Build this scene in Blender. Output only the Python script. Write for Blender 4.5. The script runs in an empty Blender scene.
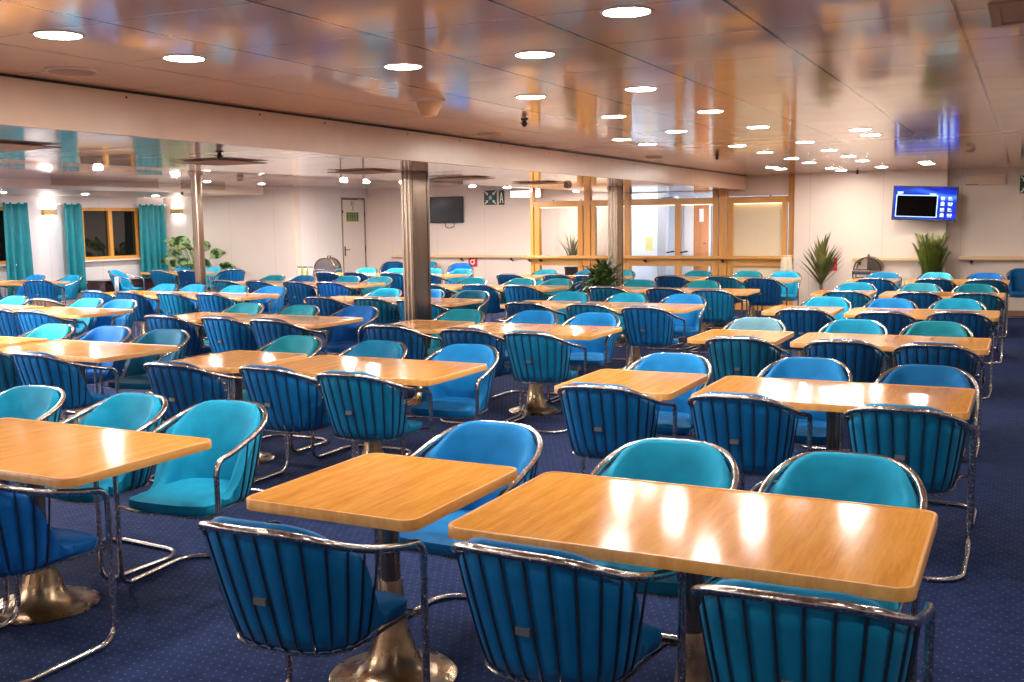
import bpy, math, random
from mathutils import Vector, Matrix
random.seed(7)
PI = math.pi
SC = bpy.context.scene
COL = SC.collection

# ------------------------------------------------------------------ helpers
class MB:
    def __init__(self): self.v = []; self.f = []
    def add(self, verts, faces):
        b = len(self.v); self.v += [tuple(p) for p in verts]
        self.f += [tuple(i + b for i in f) for f in faces]
    def box(self, x0, x1, y0, y1, z0, z1, M=None):
        p = [(x0,y0,z0),(x1,y0,z0),(x1,y1,z0),(x0,y1,z0),(x0,y0,z1),(x1,y0,z1),(x1,y1,z1),(x0,y1,z1)]
        if M: p = [M @ Vector(q) for q in p]
        self.add(p, [(0,3,2,1),(4,5,6,7),(0,1,5,4),(1,2,6,5),(2,3,7,6),(3,0,4,7)])
    def tube(self, pts, r, n=8, closed=False, flat=None):
        P = [Vector(p) for p in pts]; m = len(P); T = []
        for i in range(m):
            a = P[(i-1) % m] if closed or i > 0 else P[i]
            b = P[(i+1) % m] if closed or i < m-1 else P[i]
            d = b - a; T.append(d.normalized() if d.length > 1e-9 else Vector((0,0,1)))
        up = Vector((0,0,1)) if abs(T[0].z) < .9 else Vector((1,0,0))
        N = (up - T[0]*up.dot(T[0])).normalized(); V = []
        rr = r if isinstance(r, (list, tuple)) else [r]*m
        for i in range(m):
            if i:
                N = N - T[i]*N.dot(T[i])
                N = N.normalized() if N.length > 1e-9 else Vector((1,0,0))
            B = T[i].cross(N)
            for k in range(n):
                a = 2*PI*k/n
                V.append(P[i] + (N*math.cos(a) + B*math.sin(a))*rr[i])
        F = []
        for i in range(m if closed else m-1):
            j = (i+1) % m
            for k in range(n):
                F.append((i*n+k, i*n+(k+1) % n, j*n+(k+1) % n, j*n+k))
        if not closed:
            F.append(tuple(range(n-1, -1, -1))); F.append(tuple((m-1)*n+k for k in range(n)))
        self.add(V, F)
    def lathe(self, prof, n=32, c=(0,0,0), sx=1, sy=1):
        V = []; F = []; m = len(prof)
        for r, z in prof:
            for k in range(n):
                a = 2*PI*k/n
                V.append((c[0]+r*sx*math.cos(a), c[1]+r*sy*math.sin(a), c[2]+z))
        for i in range(m-1):
            for k in range(n):
                F.append((i*n+k, i*n+(k+1) % n, (i+1)*n+(k+1) % n, (i+1)*n+k))
        F.append(tuple(range(n-1, -1, -1))); F.append(tuple((m-1)*n+k for k in range(n)))
        self.add(V, F)
    def grid(self, G, closed_u=False):
        nu = len(G); nv = len(G[0]); V = [p for row in G for p in row]; F = []
        for i in range(nu if closed_u else nu-1):
            j = (i+1) % nu
            for k in range(nv-1): F.append((i*nv+k, j*nv+k, j*nv+k+1, i*nv+k+1))
        self.add(V, F)
    def poly(self, pts, z0, z1):
        n = len(pts)
        V = [(x,y,z0) for x,y in pts] + [(x,y,z1) for x,y in pts]
        F = [tuple(range(n-1,-1,-1)), tuple(range(n,2*n))]
        for i in range(n): F.append((i,(i+1)%n,n+(i+1)%n,n+i))
        self.add(V, F)
    def mesh(self, name, smooth=True, angle=40):
        me = bpy.data.meshes.new(name); me.from_pydata(self.v, [], self.f); me.update()
        if smooth:
            me.polygons.foreach_set('use_smooth', [True]*len(me.polygons))
            try: me.set_sharp_from_angle(angle=math.radians(angle))
            except Exception: pass
        return me
    def build(self, name, mat, parent=None, smooth=True, loc=None, rot=None, angle=40, bevel=0):
        me = self.mesh(name, smooth, angle)
        if mat: me.materials.append(mat)
        o = bpy.data.objects.new(name, me); COL.objects.link(o)
        if parent: o.parent = parent
        if loc: o.location = loc
        if rot: o.rotation_euler = rot
        if bevel:
            b = o.modifiers.new('bevel', 'BEVEL'); b.width = bevel; b.segments = 2; b.limit_method = 'ANGLE'
        return o

def tag(o, label=None, cat=None, group=None, kind=None):
    if label: o['label'] = label
    if cat: o['category'] = cat
    if group: o['group'] = group
    if kind: o['kind'] = kind
    return o
def empty(name, loc=(0,0,0), rz=0):
    o = bpy.data.objects.new(name, None); COL.objects.link(o)
    o.location = loc; o.rotation_euler = (0,0,rz); o.empty_display_size = .1
    return o
def struct(mb, name, mat, label=None, cat=None, **k):
    return tag(mb.build(name, mat, smooth=False, **k), label, cat, kind='structure')
def smooth(t): t = max(0, min(1, t)); return t*t*(3-2*t)
def lerp(a, b, t): return a + (b-a)*t
def catmull(P, n=6):
    P = [Vector(p) for p in P]; out = []
    for i in range(len(P)-1):
        p0 = P[max(i-1,0)]; p1 = P[i]; p2 = P[i+1]; p3 = P[min(i+2,len(P)-1)]
        for k in range(n):
            t = k/n
            out.append(.5*((2*p1)+(p2-p0)*t+(2*p0-5*p1+4*p2-p3)*t*t+(3*p1-p0-3*p2+p3)*t**3))
    out.append(P[-1]); return out

# ------------------------------------------------------------------ materials
def srgb(r, g, b):
    f = lambda c: (c/255/12.92) if c/255 <= .04045 else ((c/255+.055)/1.055)**2.4
    return (f(r), f(g), f(b), 1)
class NT:
    def __init__(self, name):
        self.m = bpy.data.materials.new(name); self.m.use_nodes = True
        self.t = self.m.node_tree; self.n = self.t.nodes; self.b = self.n['Principled BSDF']
    def node(self, typ, **k):
        x = self.n.new(typ)
        for a, v in k.items():
            if a == 'inp':
                for i, vv in v.items(): x.inputs[i].default_value = vv
            else: setattr(x, a, v)
        return x
    def link(self, a, b): self.t.links.new(a, b)
    def set(self, **k):
        for a, v in k.items(): self.b.inputs[a.replace('_', ' ')].default_value = v
    def math(self, op, a, b=None, c=None):
        x = self.node('ShaderNodeMath', operation=op)
        for i, v in enumerate((a, b, c)):
            if v is None: continue
            if isinstance(v, (int, float)): x.inputs[i].default_value = v
            else: self.link(v, x.inputs[i])
        return x.outputs[0]
    def ramp(self, fac, stops):
        r = self.node('ShaderNodeValToRGB'); cr = r.color_ramp
        while len(cr.elements) < len(stops): cr.elements.new(.5)
        for e, (p, c) in zip(cr.elements, stops): e.position = p; e.color = c
        self.link(fac, r.inputs[0]); return r.outputs[0]
    def mix(self, fac, a, b):
        x = self.node('ShaderNodeMix', data_type='RGBA')
        for i, v in ((0, fac), (6, a), (7, b)):
            if isinstance(v, (int, float, tuple)): x.inputs[i].default_value = v
            else: self.link(v, x.inputs[i])
        return x.outputs[2]
    def coord(self, kind='Object'):
        return self.node('ShaderNodeTexCoord').outputs[kind]
    def noise(self, vec, scale, detail=3, rough=.5, out='Fac'):
        x = self.node('ShaderNodeTexNoise', inp={'Scale': scale, 'Detail': detail, 'Roughness': rough})
        self.link(vec, x.inputs['Vector']); return x.outputs[out]
    def map(self, vec, scale=(1,1,1), loc=(0,0,0)):
        x = self.node('ShaderNodeMapping', inp={'Scale': scale, 'Location': loc}); self.link(vec, x.inputs[0]); return x.outputs[0]
    def bump(self, h, strength=.2, dist=.01):
        x = self.node('ShaderNodeBump', inp={'Strength': strength, 'Distance': dist}); self.link(h, x.inputs['Height'])
        self.link(x.outputs[0], self.b.inputs['Normal'])
def plain(name, col, rough=.5, metal=0, spec=.5, emit=None, es=1, noise=0):
    t = NT(name); t.set(Base_Color=col, Roughness=rough, Metallic=metal); t.b.inputs['Specular IOR Level'].default_value = spec
    if noise:
        nz = t.noise(t.coord(), 6, 4)
        a = tuple(c*(1-noise) for c in col[:3])+(1,); b = tuple(min(1, c*(1+noise)) for c in col[:3])+(1,)
        t.link(t.ramp(nz, [(.3, a), (.7, b)]), t.b.inputs['Base Color'])
    if emit: t.b.inputs['Emission Color'].default_value = emit; t.b.inputs['Emission Strength'].default_value = es
    return t.m
def fabric(name, col):
    t = NT(name); co = t.coord()
    n = t.noise(co, 9, 4)
    a = tuple(c*.86 for c in col[:3])+(1,); b = tuple(min(1, c*1.12) for c in col[:3])+(1,)
    t.link(t.ramp(n, [(.3, a), (.7, b)]), t.b.inputs['Base Color'])
    t.set(Roughness=.62, Sheen_Weight=.04, Sheen_Roughness=.4); t.b.inputs['Specular IOR Level'].default_value = .2
    t.bump(t.noise(co, 260, 2), .12, .002)
    return t.m
def worn_metal(name, a, b, rough, scale=70):
    t = NT(name); co = t.coord(); n = t.noise(co, scale, 3, .6)
    t.link(t.ramp(n, [(.42, a), (.62, b)]), t.b.inputs['Base Color'])
    t.set(Metallic=1.0)
    r = t.node('ShaderNodeMapRange', inp={1: .35, 2: .7, 3: rough, 4: rough+.18}); t.link(n, r.inputs[0]); t.link(r.outputs[0], t.b.inputs['Roughness'])
    return t.m
def wood(name, c1, c2, c3, rough=.25, scale=1.0, axis='y', coat=.3, spec=.5):
    t = NT(name); co = t.coord()
    oi = t.node('ShaderNodeObjectInfo')
    off = t.node('ShaderNodeVectorMath', operation='ADD'); t.link(co, off.inputs[0])
    cm = t.node('ShaderNodeCombineXYZ'); t.link(t.math('MULTIPLY', oi.outputs['Random'], 37.0), cm.inputs[0]); t.link(t.math('MULTIPLY', oi.outputs['Random'], 11.0), cm.inputs[1]); t.link(cm.outputs[0], off.inputs[1])
    sc = {'y': (14, 1.2, 6), 'x': (1.2, 14, 6), 'z': (14, 14, 1)}[axis]
    v = t.map(off.outputs[0], tuple(s*scale for s in sc))
    n = t.noise(v, 1.6, 6, .62)
    v2 = t.map(off.outputs[0], tuple(s*scale*4 for s in sc)); n2 = t.noise(v2, 2.0, 3, .6)
    m = t.math('ADD', t.math('MULTIPLY', n, .75), t.math('MULTIPLY', n2, .25))
    t.link(t.ramp(m, [(.34, c1), (.5, c2), (.66, c3)]), t.b.inputs['Base Color'])
    t.set(Roughness=rough, Coat_Weight=coat, Coat_Roughness=.12); t.b.inputs['Specular IOR Level'].default_value = spec
    return t.m

M = {}
M['chrome'] = worn_metal('worn_chrome', (.54,.46,.41,1), (.82,.78,.75,1), .10, 90)
M['wire'] = plain('dark_wire', (.10,.11,.14,1), .35, .9)
M['bronze'] = worn_metal('bronze', (.36,.25,.15,1), (.52,.38,.25,1), .22, 9)
M['oak'] = wood('honey_oak', srgb(190,122,42), srgb(208,142,58), srgb(220,158,76), .13, coat=0, spec=.13)
M['edge'] = wood('maple_edge', srgb(206,140,62), srgb(220,156,78), srgb(230,172,96), .3, coat=.2)
M['beech'] = wood('beech_frame', srgb(204,136,52), srgb(220,154,68), srgb(230,168,84), .35, .5, 'z')
M['beech_x'] = wood('beech_rail', srgb(206,142,62), srgb(220,158,78), srgb(228,170,92), .35, .5, 'x')
M['rail'] = wood('pale_handrail', srgb(214,176,128), srgb(226,190,144), srgb(232,198,154), .35, .5, 'x')
M['steel'] = None
M['black'] = plain('black_plastic', (.012,.012,.014,1), .4)
M['dark_bracket'] = plain('dark_bracket', (.03,.028,.026,1), .5, .4)
M['tag'] = plain('grey_tag', (.17,.17,.18,1), .4, .4)
M['white_paint'] = plain('white_paint', srgb(240,230,222), .4, noise=.02)
M['cloth'] = plain('cream_towel', srgb(236,218,190), .9, noise=.05)
M['lamp'] = plain('downlight_glow', (1,1,1,1), .5, emit=(1.0,.93,.85,1), es=130)
M['added_window_lamp'] = plain('window_downlight_glow', (1,1,1,1), .5, emit=(.92,.93,1.0,1), es=520)
M['lamp_mid'] = plain('bulkhead_downlight_glow', (1,1,1,1), .5, emit=(1.0,.93,.88,1), es=420)
M['lamp_low'] = plain('lower_downlight_glow', (1,1,1,1), .5, emit=(1.0,.93,.88,1), es=1500)
M['lamp_trim'] = plain('downlight_trim', srgb(232,214,200), .35)
M['glass'] = None
FAB = {
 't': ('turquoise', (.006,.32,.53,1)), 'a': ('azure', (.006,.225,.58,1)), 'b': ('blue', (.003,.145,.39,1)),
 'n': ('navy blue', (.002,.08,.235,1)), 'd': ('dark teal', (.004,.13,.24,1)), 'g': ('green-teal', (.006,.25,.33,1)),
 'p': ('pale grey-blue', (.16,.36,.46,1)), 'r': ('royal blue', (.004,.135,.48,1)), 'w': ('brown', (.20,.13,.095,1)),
 'k': ('peacock blue', (.003,.185,.37,1)), 'l': ('pale turquoise', (.05,.42,.56,1)),
}
for k, (nm, c) in FAB.items(): M['fab_'+k] = fabric(nm.replace(' ', '_')+'_fabric', c)

def mk_steel():
    t = NT('brushed_steel'); co = t.coord(); v = t.map(co, (60, 60, .6)); n = t.noise(v, 1.5, 3)
    t.link(t.ramp(n, [(.3, (.28,.20,.145,1)), (.7, (.42,.32,.25,1))]), t.b.inputs['Base Color'])
    t.set(Metallic=1.0, Roughness=.24); return t.m
M['steel'] = mk_steel()
M['steel_light'] = plain('light_steel_strip', (.44,.35,.28,1), .3, 1.0)
def mk_glass():
    t = NT('clear_glass'); t.n.remove(t.b)
    tr = t.node('ShaderNodeBsdfTransparent'); gl = t.node('ShaderNodeBsdfGlossy', inp={'Roughness': .02, 'Color': (1,1,1,1)})
    fr = t.node('ShaderNodeFresnel', inp={'IOR': 1.45}); mx = t.node('ShaderNodeMixShader')
    t.link(fr.outputs[0], mx.inputs[0]); t.link(tr.outputs[0], mx.inputs[1]); t.link(gl.outputs[0], mx.inputs[2])
    t.link(mx.outputs[0], t.n['Material Output'].inputs[0]); return t.m
M['glass'] = mk_glass()
def mk_carpet():
    t = NT('navy_carpet'); co = t.coord(); sp = t.node('ShaderNodeSeparateXYZ'); t.link(co, sp.inputs[0])
    P = .042
    row = t.math('FLOOR', t.math('DIVIDE', sp.outputs[1], P))
    xs = t.math('ADD', sp.outputs[0], t.math('MULTIPLY', t.math('MODULO', t.math('ABSOLUTE', row), 2.0), P/2))
    fx = t.math('SUBTRACT', t.math('FRACT', t.math('DIVIDE', xs, P)), .5)
    fy = t.math('SUBTRACT', t.math('FRACT', t.math('DIVIDE', sp.outputs[1], P)), .5)
    d = t.math('SQRT', t.math('ADD', t.math('MULTIPLY', fx, fx), t.math('MULTIPLY', fy, fy)))
    dot = t.math('LESS_THAN', d, .10)
    n = t.noise(co, 14, 4); base = t.ramp(n, [(.3, (.007,.014,.058,1)), (.7, (.016,.030,.100,1))])
    fine = t.noise(co, 420, 2)
    base2 = t.mix(t.math('MULTIPLY', fine, .35), base, (.028,.045,.115,1))
    big = t.noise(co, 30, 3)
    col = t.mix(t.math('MULTIPLY', dot, t.math('MULTIPLY', big, .75)), base2, (.15,.21,.40,1))
    t.link(col, t.b.inputs['Base Color']); t.set(Roughness=.95); t.b.inputs['Specular IOR Level'].default_value = .15
    t.bump(fine, .5, .004); return t.m
M['carpet'] = mk_carpet()
def mk_ceiling(name, px, ox, py, base, rough, seam):
    t = NT(name); co = t.coord(); sp = t.node('ShaderNodeSeparateXYZ'); t.link(co, sp.inputs[0])
    ux = t.math('FRACT', t.math('DIVIDE', t.math('SUBTRACT', sp.outputs[0], ox), px))
    uy = t.math('FRACT', t.math('DIVIDE', sp.outputs[1], py))
    dx = t.math('MINIMUM', ux, t.math('SUBTRACT', 1.0, ux)); dy = t.math('MINIMUM', uy, t.math('SUBTRACT', 1.0, uy))
    sx = t.math('LESS_THAN', dx, .0075/px); sy = t.math('LESS_THAN', dy, .003/py)
    n = t.noise(co, 1.1, 3)
    b2 = tuple(c*.93 for c in base[:3])+(1,)
    col = t.ramp(n, [(.3, b2), (.7, base)])
    col = t.mix(t.math('MULTIPLY', sx, .9), col, seam)
    col = t.mix(t.math('MULTIPLY', sy, .75), col, seam)
    t.link(col, t.b.inputs['Base Color'])
    t.set(Roughness=rough); t.b.inputs['Specular IOR Level'].default_value = .75
    # each pressed-steel panel bows a little between its seams
    wob = t.noise(t.map(co, (.22, 1.9, 1)), 1.0, 1)
    h = t.math('ADD', t.math('MULTIPLY', t.math('POWER', t.math('MULTIPLY', dy, 2.0), .6), 1.0), t.math('MULTIPLY', wob, .35))
    t.bump(h, .09, .008); return t.m
M['ceil'] = mk_ceiling('lacquered_ceiling_panels', .7275, -.281, .735, (.92,.64,.45,1), .09, (.12,.06,.03,1))
M['ceil_low'] = mk_ceiling('lower_ceiling_panels', 2.6, -5.95, .735, (.94,.80,.66,1), .055, (.22,.12,.06,1))
M['soffit_cream'] = plain('bulkhead_lacquer', (.88,.74,.60,1), .3, noise=.02)
M['soffit'] = plain('soffit_lacquer', (.72,.51,.38,1), .26, noise=.03)
def mk_wall(name, c, px, off, axis):
    t = NT(name); co = t.coord(); sp = t.node('ShaderNodeSeparateXYZ'); t.link(co, sp.inputs[0])
    u = t.math('FRACT', t.math('DIVIDE', t.math('SUBTRACT', sp.outputs[axis], off), px))
    d = t.math('MINIMUM', u, t.math('SUBTRACT', 1.0, u)); s = t.math('LESS_THAN', d, .004/px)
    n = t.noise(co, 1.3, 3); b2 = tuple(x*.96 for x in c[:3])+(1,)
    col = t.mix(t.math('MULTIPLY', s, .45), t.ramp(n, [(.3, b2), (.7, c)]), (.40,.30,.24,1))
    t.link(col, t.b.inputs['Base Color']); t.set(Roughness=.38); return t.m
CREAM = (.80,.66,.56,1)
M['wall_x'] = mk_wall('cream_wall_panels', CREAM, 1.22, -2.25, 0)
M['wall_y'] = mk_wall('cream_wall_panels_side', (.82,.74,.70,1), 1.3, .2, 1)
M['wall_white'] = plain('white_passage_wall', (.82,.84,.88,1), .4)
M['skirt'] = plain('brown_skirting', srgb(150,112,84), .5)

# ------------------------------------------------------------------ camera
F = 1031.88; pitch = .11454; yaw = .46375; roll = -.014095; CZ = 1.67
fw = Vector((-math.sin(yaw)*math.cos(pitch), math.cos(yaw)*math.cos(pitch), -math.sin(pitch)))
rt = Vector((math.cos(yaw), math.sin(yaw), 0)); up = rt.cross(fw)
R2 = rt*math.cos(roll) + up*math.sin(roll); U2 = -rt*math.sin(roll) + up*math.cos(roll)
cam = bpy.data.cameras.new('camera'); cam.sensor_width = 36; cam.lens = F/1024*36; cam.clip_start = .05; cam.clip_end = 200
co = bpy.data.objects.new('camera', cam); COL.objects.link(co); SC.camera = co
mw = Matrix((R2, U2, -fw)).transposed().to_4x4(); mw.translation = (0, 0, CZ); co.matrix_world = mw

# ------------------------------------------------------------------ room shell
X0, X1, Y0, Y1, ZC = -17.6, 4.6, -3.4, 19.1, 2.45
b = MB(); b.box(-18.2, X1+.2, Y0-.2, 24.6, -.08, 0); struct(b, 'floor', M['carpet'], 'navy blue carpet with a grid of small pale dots', 'floor')
SX = -4.65
b = MB(); b.box(SX, X1+.2, Y0-.2, 19.3, ZC, ZC+.08); struct(b, 'ceiling', M['ceil'], 'glossy tan ceiling of long lacquered panels over the main hall', 'ceiling')
b = MB(); b.box(SX-.05, SX, Y0-.2, 18.93, 2.195, ZC+.02)
struct(b, 'trim_1', M['soffit'], 'tan drop fascia where the high ceiling steps down', 'fascia')
def zlow(x): return lerp(2.2, 2.487, max(0, min(1, (-7.0-x)/4.4)))
b = MB(); xs = [SX-.05, -5.6, -6.6, -7.0, -7.7, -8.6, -9.5, -10.5, -11.4, -12.5, -14.7]
b.grid([[(x, Y0-.2, zlow(x)) for x in xs], [(x, 20.4, zlow(x)) for x in xs]])
b.grid([[(x, 20.4, zlow(x)+.06) for x in xs], [(x, Y0-.2, zlow(x)+.06) for x in xs]])
struct(b, 'ceiling_lower', M['ceil_low'], 'mirror-glossy lower ceiling beyond the fascia', 'ceiling')
# back walls
b = MB(); b.box(-1.25, X1+.2, 19.1, 19.3, 0, ZC+.05); struct(b, 'wall_back', M['wall_x'], 'cream panelled wall right of the screen, set back', 'wall')
b = MB(); b.box(-3.74, -1.25, 18.75, 19.3, 0, ZC+.05); struct(b, 'wall_bulkhead', M['wall_x'], 'cream bulkhead wall behind the spiky palm and lit screen', 'wall')
b = MB(); b.box(-4.99, -3.74, 18.97, 19.12, 2.09, ZC+.05); struct(b, 'wall_lintel', M['wall_x'], 'cream wall strip above the blind-covered pane', 'wall')
b = MB(); b.box(-14.1, -7.40, 20.3, 20.45, 0, 2.6); struct(b, 'wall_screen', M['wall_x'], 'cream wall carrying the dark television and the green safety sign', 'wall')
b = MB(); b.box(-14.1, -13.9, 17.8, 19.28, 0, 2.6); b.box(-14.1, -13.9, 20.2, 20.3, 0, 2.6); b.box(-14.1, -13.9, 19.28, 20.2, 2.28, 2.6)
struct(b, 'wall_cabin', M['wall_y'], 'cream side wall with the cabin door', 'wall')
b = MB(); b.box(-17.8, -13.9, 17.6, 17.8, 0, 2.6); struct(b, 'wall_end', M['wall_x'], 'pale end wall behind the broad-leaved plant', 'wall')
# window wall with two openings
WIN = [(11.3, 13.85), (15.28, 16.86)]
b = MB(); ZS, ZT = 1.0, 2.10
ys = [Y0-.2] + [v for w in WIN for v in w] + [17.6]
for i in range(0, len(ys), 2): b.box(-17.8, X0, ys[i], ys[i+1], 0, 2.6)
for a, c in WIN: b.box(-17.8, X0, a, c, 0, ZS); b.box(-17.8, X0, a, c, ZT, 2.6)
struct(b, 'wall_window', M['wall_y'], 'pale hull-side wall with curtained windows', 'wall')
b = MB(); b.box(-17.6, -14.7, Y0-.2, 17.6, 2.33, 2.60); struct(b, 'trim_2', M['soffit_cream'], 'tan boxed bulkhead running above the curtained windows', 'bulkhead')
b = MB(); b.box(X1, X1+.2, Y0-.2, 19.3, 0, ZC+.05); struct(b, 'wall_right', M['wall_y'])
b = MB(); b.box(-17.8, X1+.2, Y0-.2, Y0, 0, 2.6); struct(b, 'wall_front', M['wall_x'])
# passage behind the glass
b = MB(); b.box(-9.4, -9.3, 20.45, 24.2, 0, 2.45); b.box(-10.5, -3.4, 24.2, 24.4, 0, 2.45)
struct(b, 'wall_passage', M['wall_white'], 'white passage wall seen through the glass doors', 'wall')
b = MB(); b.box(-3.42, -3.3, 19.3, 24.2, 0, 2.45); struct(b, 'wall_passage_side', M['wall_white'])
b = MB(); b.box(-7.4, -3.3, 19.13, 24.4, 2.42, 2.5); b.box(-9.4, -7.4, 20.45, 24.4, 2.42, 2.5); struct(b, 'ceiling_passage', M['wall_white'])
for nm, (x0,x1,y0,y1) in dict(baseboard_back=(-1.25, X1, 19.08, 19.1), baseboard_bulkhead=(-3.74,-1.24,18.73,18.75), baseboard_screen=(-13.9,-7.4,20.28,20.3), baseboard_end=(-17.6,-13.89,17.58,17.6)).items():
    b = MB(); b.box(x0, x1, y0, y1, 0, .09); struct(b, nm, M['skirt'], bevel=.004)
b = MB(); b.box(-13.9, -13.88, 17.6, 19.25, 0, .09); struct(b, 'baseboard_cabin', M['skirt'], bevel=.004)

# windows, curtains, sconces
def window(i, y0, y1, label):
    w = tag(empty('window_%d' % i, (X0, (y0+y1)/2, ZS)), label, 'window', kind='structure')
    h = ZT-ZS; L = (y1-y0)/2; fr = MB(); t = .07
    fr.box(-.12,.02,-L,L,0,t); fr.box(-.12,.02,-L,L,h-t,h)
    for y in (-L, L-t): fr.box(-.12,.02,y,y+t,t,h-t)
    fr.box(-.10,.0,-.05,.05,t,h-t)
    fr.build('window_frame', M['beech'], w, bevel=.006, smooth=False)
    for a, c in ((-L+t,-.05),(.05,L-t)):
        p = MB(); p.box(-.07,-.06,a,c,t,h-t); p.build('pane', M['night_glass'], w, smooth=False)
    s = MB(); s.box(0,.10,-L-.03,L+.03,-.03,.005); s.build('window_sill', M['white_paint'], w, bevel=.006, smooth=False)
M['night_glass'] = plain('night_window_glass', (.010,.009,.008,1), .04, spec=.8)
window(1, *WIN[1], 'brown-framed two-pane window showing night outside')
window(2, *WIN[0], 'brown-framed window mostly hidden by a teal curtain')
M['curtain'] = plain('teal_curtain', (.003,.22,.25,1), .5, noise=.12)
def curtain(y0, y1, z0, z1, label, seed):
    rnd = random.Random(seed); n = 90; G = []
    nf = (y1-y0)/.17
    for j in range(13):
        v = j/12; row = []
        for i in range(n+1):
            u = i/n; ph = u*nf*2*PI
            a = .065*(0.5+.5*v)*math.sin(ph + .5*math.sin(3*u+seed)) + .02*math.sin(ph*.37+seed)
            yy = lerp(y0, y1, u); yy = lerp(yy, (y0+y1)/2 + (yy-(y0+y1)/2)*(.94+.10*v), 1)
            row.append((X0+.16+a, yy, lerp(z1, z0, v)))
        G.append(row)
    m = MB(); m.grid(G)
    r = tag(empty('curtain', (0,0,0)), label, 'curtain', 'teal curtains beside the windows')
    o = m.build('curtain_panel', M['curtain'], r, angle=180)
    s = o.modifiers.new('thick', 'SOLIDIFY'); s.thickness = .006
    rd = MB(); rd.tube([(X0+.16, y0-.06, z1-.012), (X0+.16, y1+.06, z1-.012)], .012); rd.build('curtain_rail', M['white_paint'], r)
    for yy in (y0+.03, (y0+y1)/2, y1-.03):
        k = MB(); k.box(X0, X0+.17, yy-.008, yy+.008, z1-.02, z1-.006); k.build('rail_bracket', M['white_paint'], r, smooth=False)
curtain(13.32, 13.94, .35, 2.18, 'teal curtain nearest us beside the first wall lamp', 1)
curtain(14.72, 15.22, .35, 2.18, 'teal curtain on the near side of the two-pane window', 2)
curtain(16.70, 17.45, .55, 2.18, 'teal curtain on the far side of the two-pane window', 3)
M['sconce_brass'] = plain('sconce_gold', srgb(214,176,110), .35, .3)
M['sconce_glow'] = plain('sconce_glow', (1,1,1,1), .5, emit=(.84,.89,1.0,1), es=30)
def sconce(loc, rz, label):
    r = tag(empty('wall_sconce', loc, rz), label, 'wall lamp', 'wall lamps by the windows')
    m = MB(); m.box(-.15,.15,-.10,-.005,-.065,.065); m.build('sconce_body', M['sconce_brass'], r, smooth=False, bevel=.012)
    m = MB(); m.box(-.05,.05,-.03,0,-.07,.07); m.build('wall_plate', M['sconce_brass'], r, smooth=False)
    for z in (.068, -.072):
        m = MB(); m.box(-.12,.12,-.085,-.02,z,z+.004); m.build('sconce_lens', M['sconce_glow'], r, smooth=False)
sconce((X0, 14.48, 2.0), PI/2, 'gold box wall lamp between two teal curtains')
for yy in (11.0, 8.0, 5.0, 2.0): sconce((X0, yy, 2.0), PI/2, 'added gold box wall lamp out of view')  # unseen wall lamps added to brighten the window side
sconce((-17.15, 17.6, 2.02), 0, 'gold box wall lamp on the end wall above the plant')
M['grille'] = plain('tan_grille', (.50,.36,.25,1), .5)
for i, (ya, yb) in enumerate(((7.5, 11.2), (12.2, 14.6), (15.2, 16.4))):
    r = tag(empty('air_grille', (-14.7, (ya+yb)/2, 2.44)), ['long tan air grille on the bulkhead above the near curtain','tan air grille on the bulkhead above the two-pane window','short tan air grille on the bulkhead above the plant'][i], 'vent', 'grilles on the window bulkhead')
    L = (yb-ya)/2; m = MB(); m.box(0,.012,-L,L,-.045,-.038); m.box(0,.012,-L,L,.038,.045); m.box(0,.012,-L,-L+.01,-.038,.038); m.box(0,.012,L-.01,L,-.038,.038); m.build('frame', M['soffit'], r, smooth=False)
    m = MB()
    for k in range(6): m.box(0,.008,-L+.01,L-.01,-.034+k*.0125,-.028+k*.0125)
    m.build('slats', M['grille'], r, smooth=False)

# cabin door
M['door'] = plain('cream_door', (.82,.71,.63,1), .4)
M['door_frame'] = plain('brown_door_frame', srgb(150,118,94), .4)
d = tag(empty('door_1', (-13.9, 19.74, 0)), 'narrow cream cabin door with a small green notice', 'door', kind='structure')
m = MB(); m.box(-.03,.0,-.425,.425,.02,2.23); m.build('door_leaf', M['door'], d, smooth=False, bevel=.004)
m = MB(); m.box(-.05,.015,-.46,-.43,0,2.28); m.box(-.05,.015,.43,.46,0,2.28); m.box(-.05,.015,-.43,.43,2.245,2.28); m.build('door_frame', M['door_frame'], d, smooth=False)
m = MB(); m.box(.0,.008,-.385,-.345,.96,1.18); m.tube([(.0,-.365,1.1),(.05,-.365,1.1),(.055,-.34,1.1),(.055,-.25,1.1)], .009); m.build('door_handle', M['dark_bracket'], d)
for z in (.35, 1.1, 1.9):
    m = MB(); m.tube([(.012,.43,z-.06),(.012,.43,z+.06)], .012); m.build('hinge', M['dark_bracket'], d)
m = MB(); m.box(-.005,.02,-.45,-.41,1.93,1.99); m.build('closer_knob', M['dark_bracket'], d, smooth=False)

def person_mark(m, cx, cz, h, y=-.001, ax='x'):
    # a little pictogram figure: head disc, body, legs
    def P(x, z): return (cx+x, y, cz+z) if ax == 'x' else (y, cx+x, cz+z)
    n = 10; hd = [P(h*.12*math.cos(2*PI*k/n), h*.40+h*.12*math.sin(2*PI*k/n)) for k in range(n)]
    m.add(hd, [tuple(range(n))])
    for q in ([(-.16,.25),(.16,.25),(.10,-.1),(-.10,-.1)], [(-.10,-.1),(-.01,-.1),(-.03,-.5),(-.12,-.5)], [(.01,-.1),(.10,-.1),(.12,-.5),(.03,-.5)]):
        m.add([P(x*h, z*h) for x, z in q], [(0,1,2,3)])
M['sign_green'] = plain('sign_dark_green', (.008,.055,.022,1), .4)
M['sign_white'] = plain('sign_white', (.85,.90,.84,1), .5)
M['sign_lime'] = plain('sign_lime', srgb(150,156,84), .5)
M['sign_red'] = plain('sign_red', (.62,.02,.03,1), .4)
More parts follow.
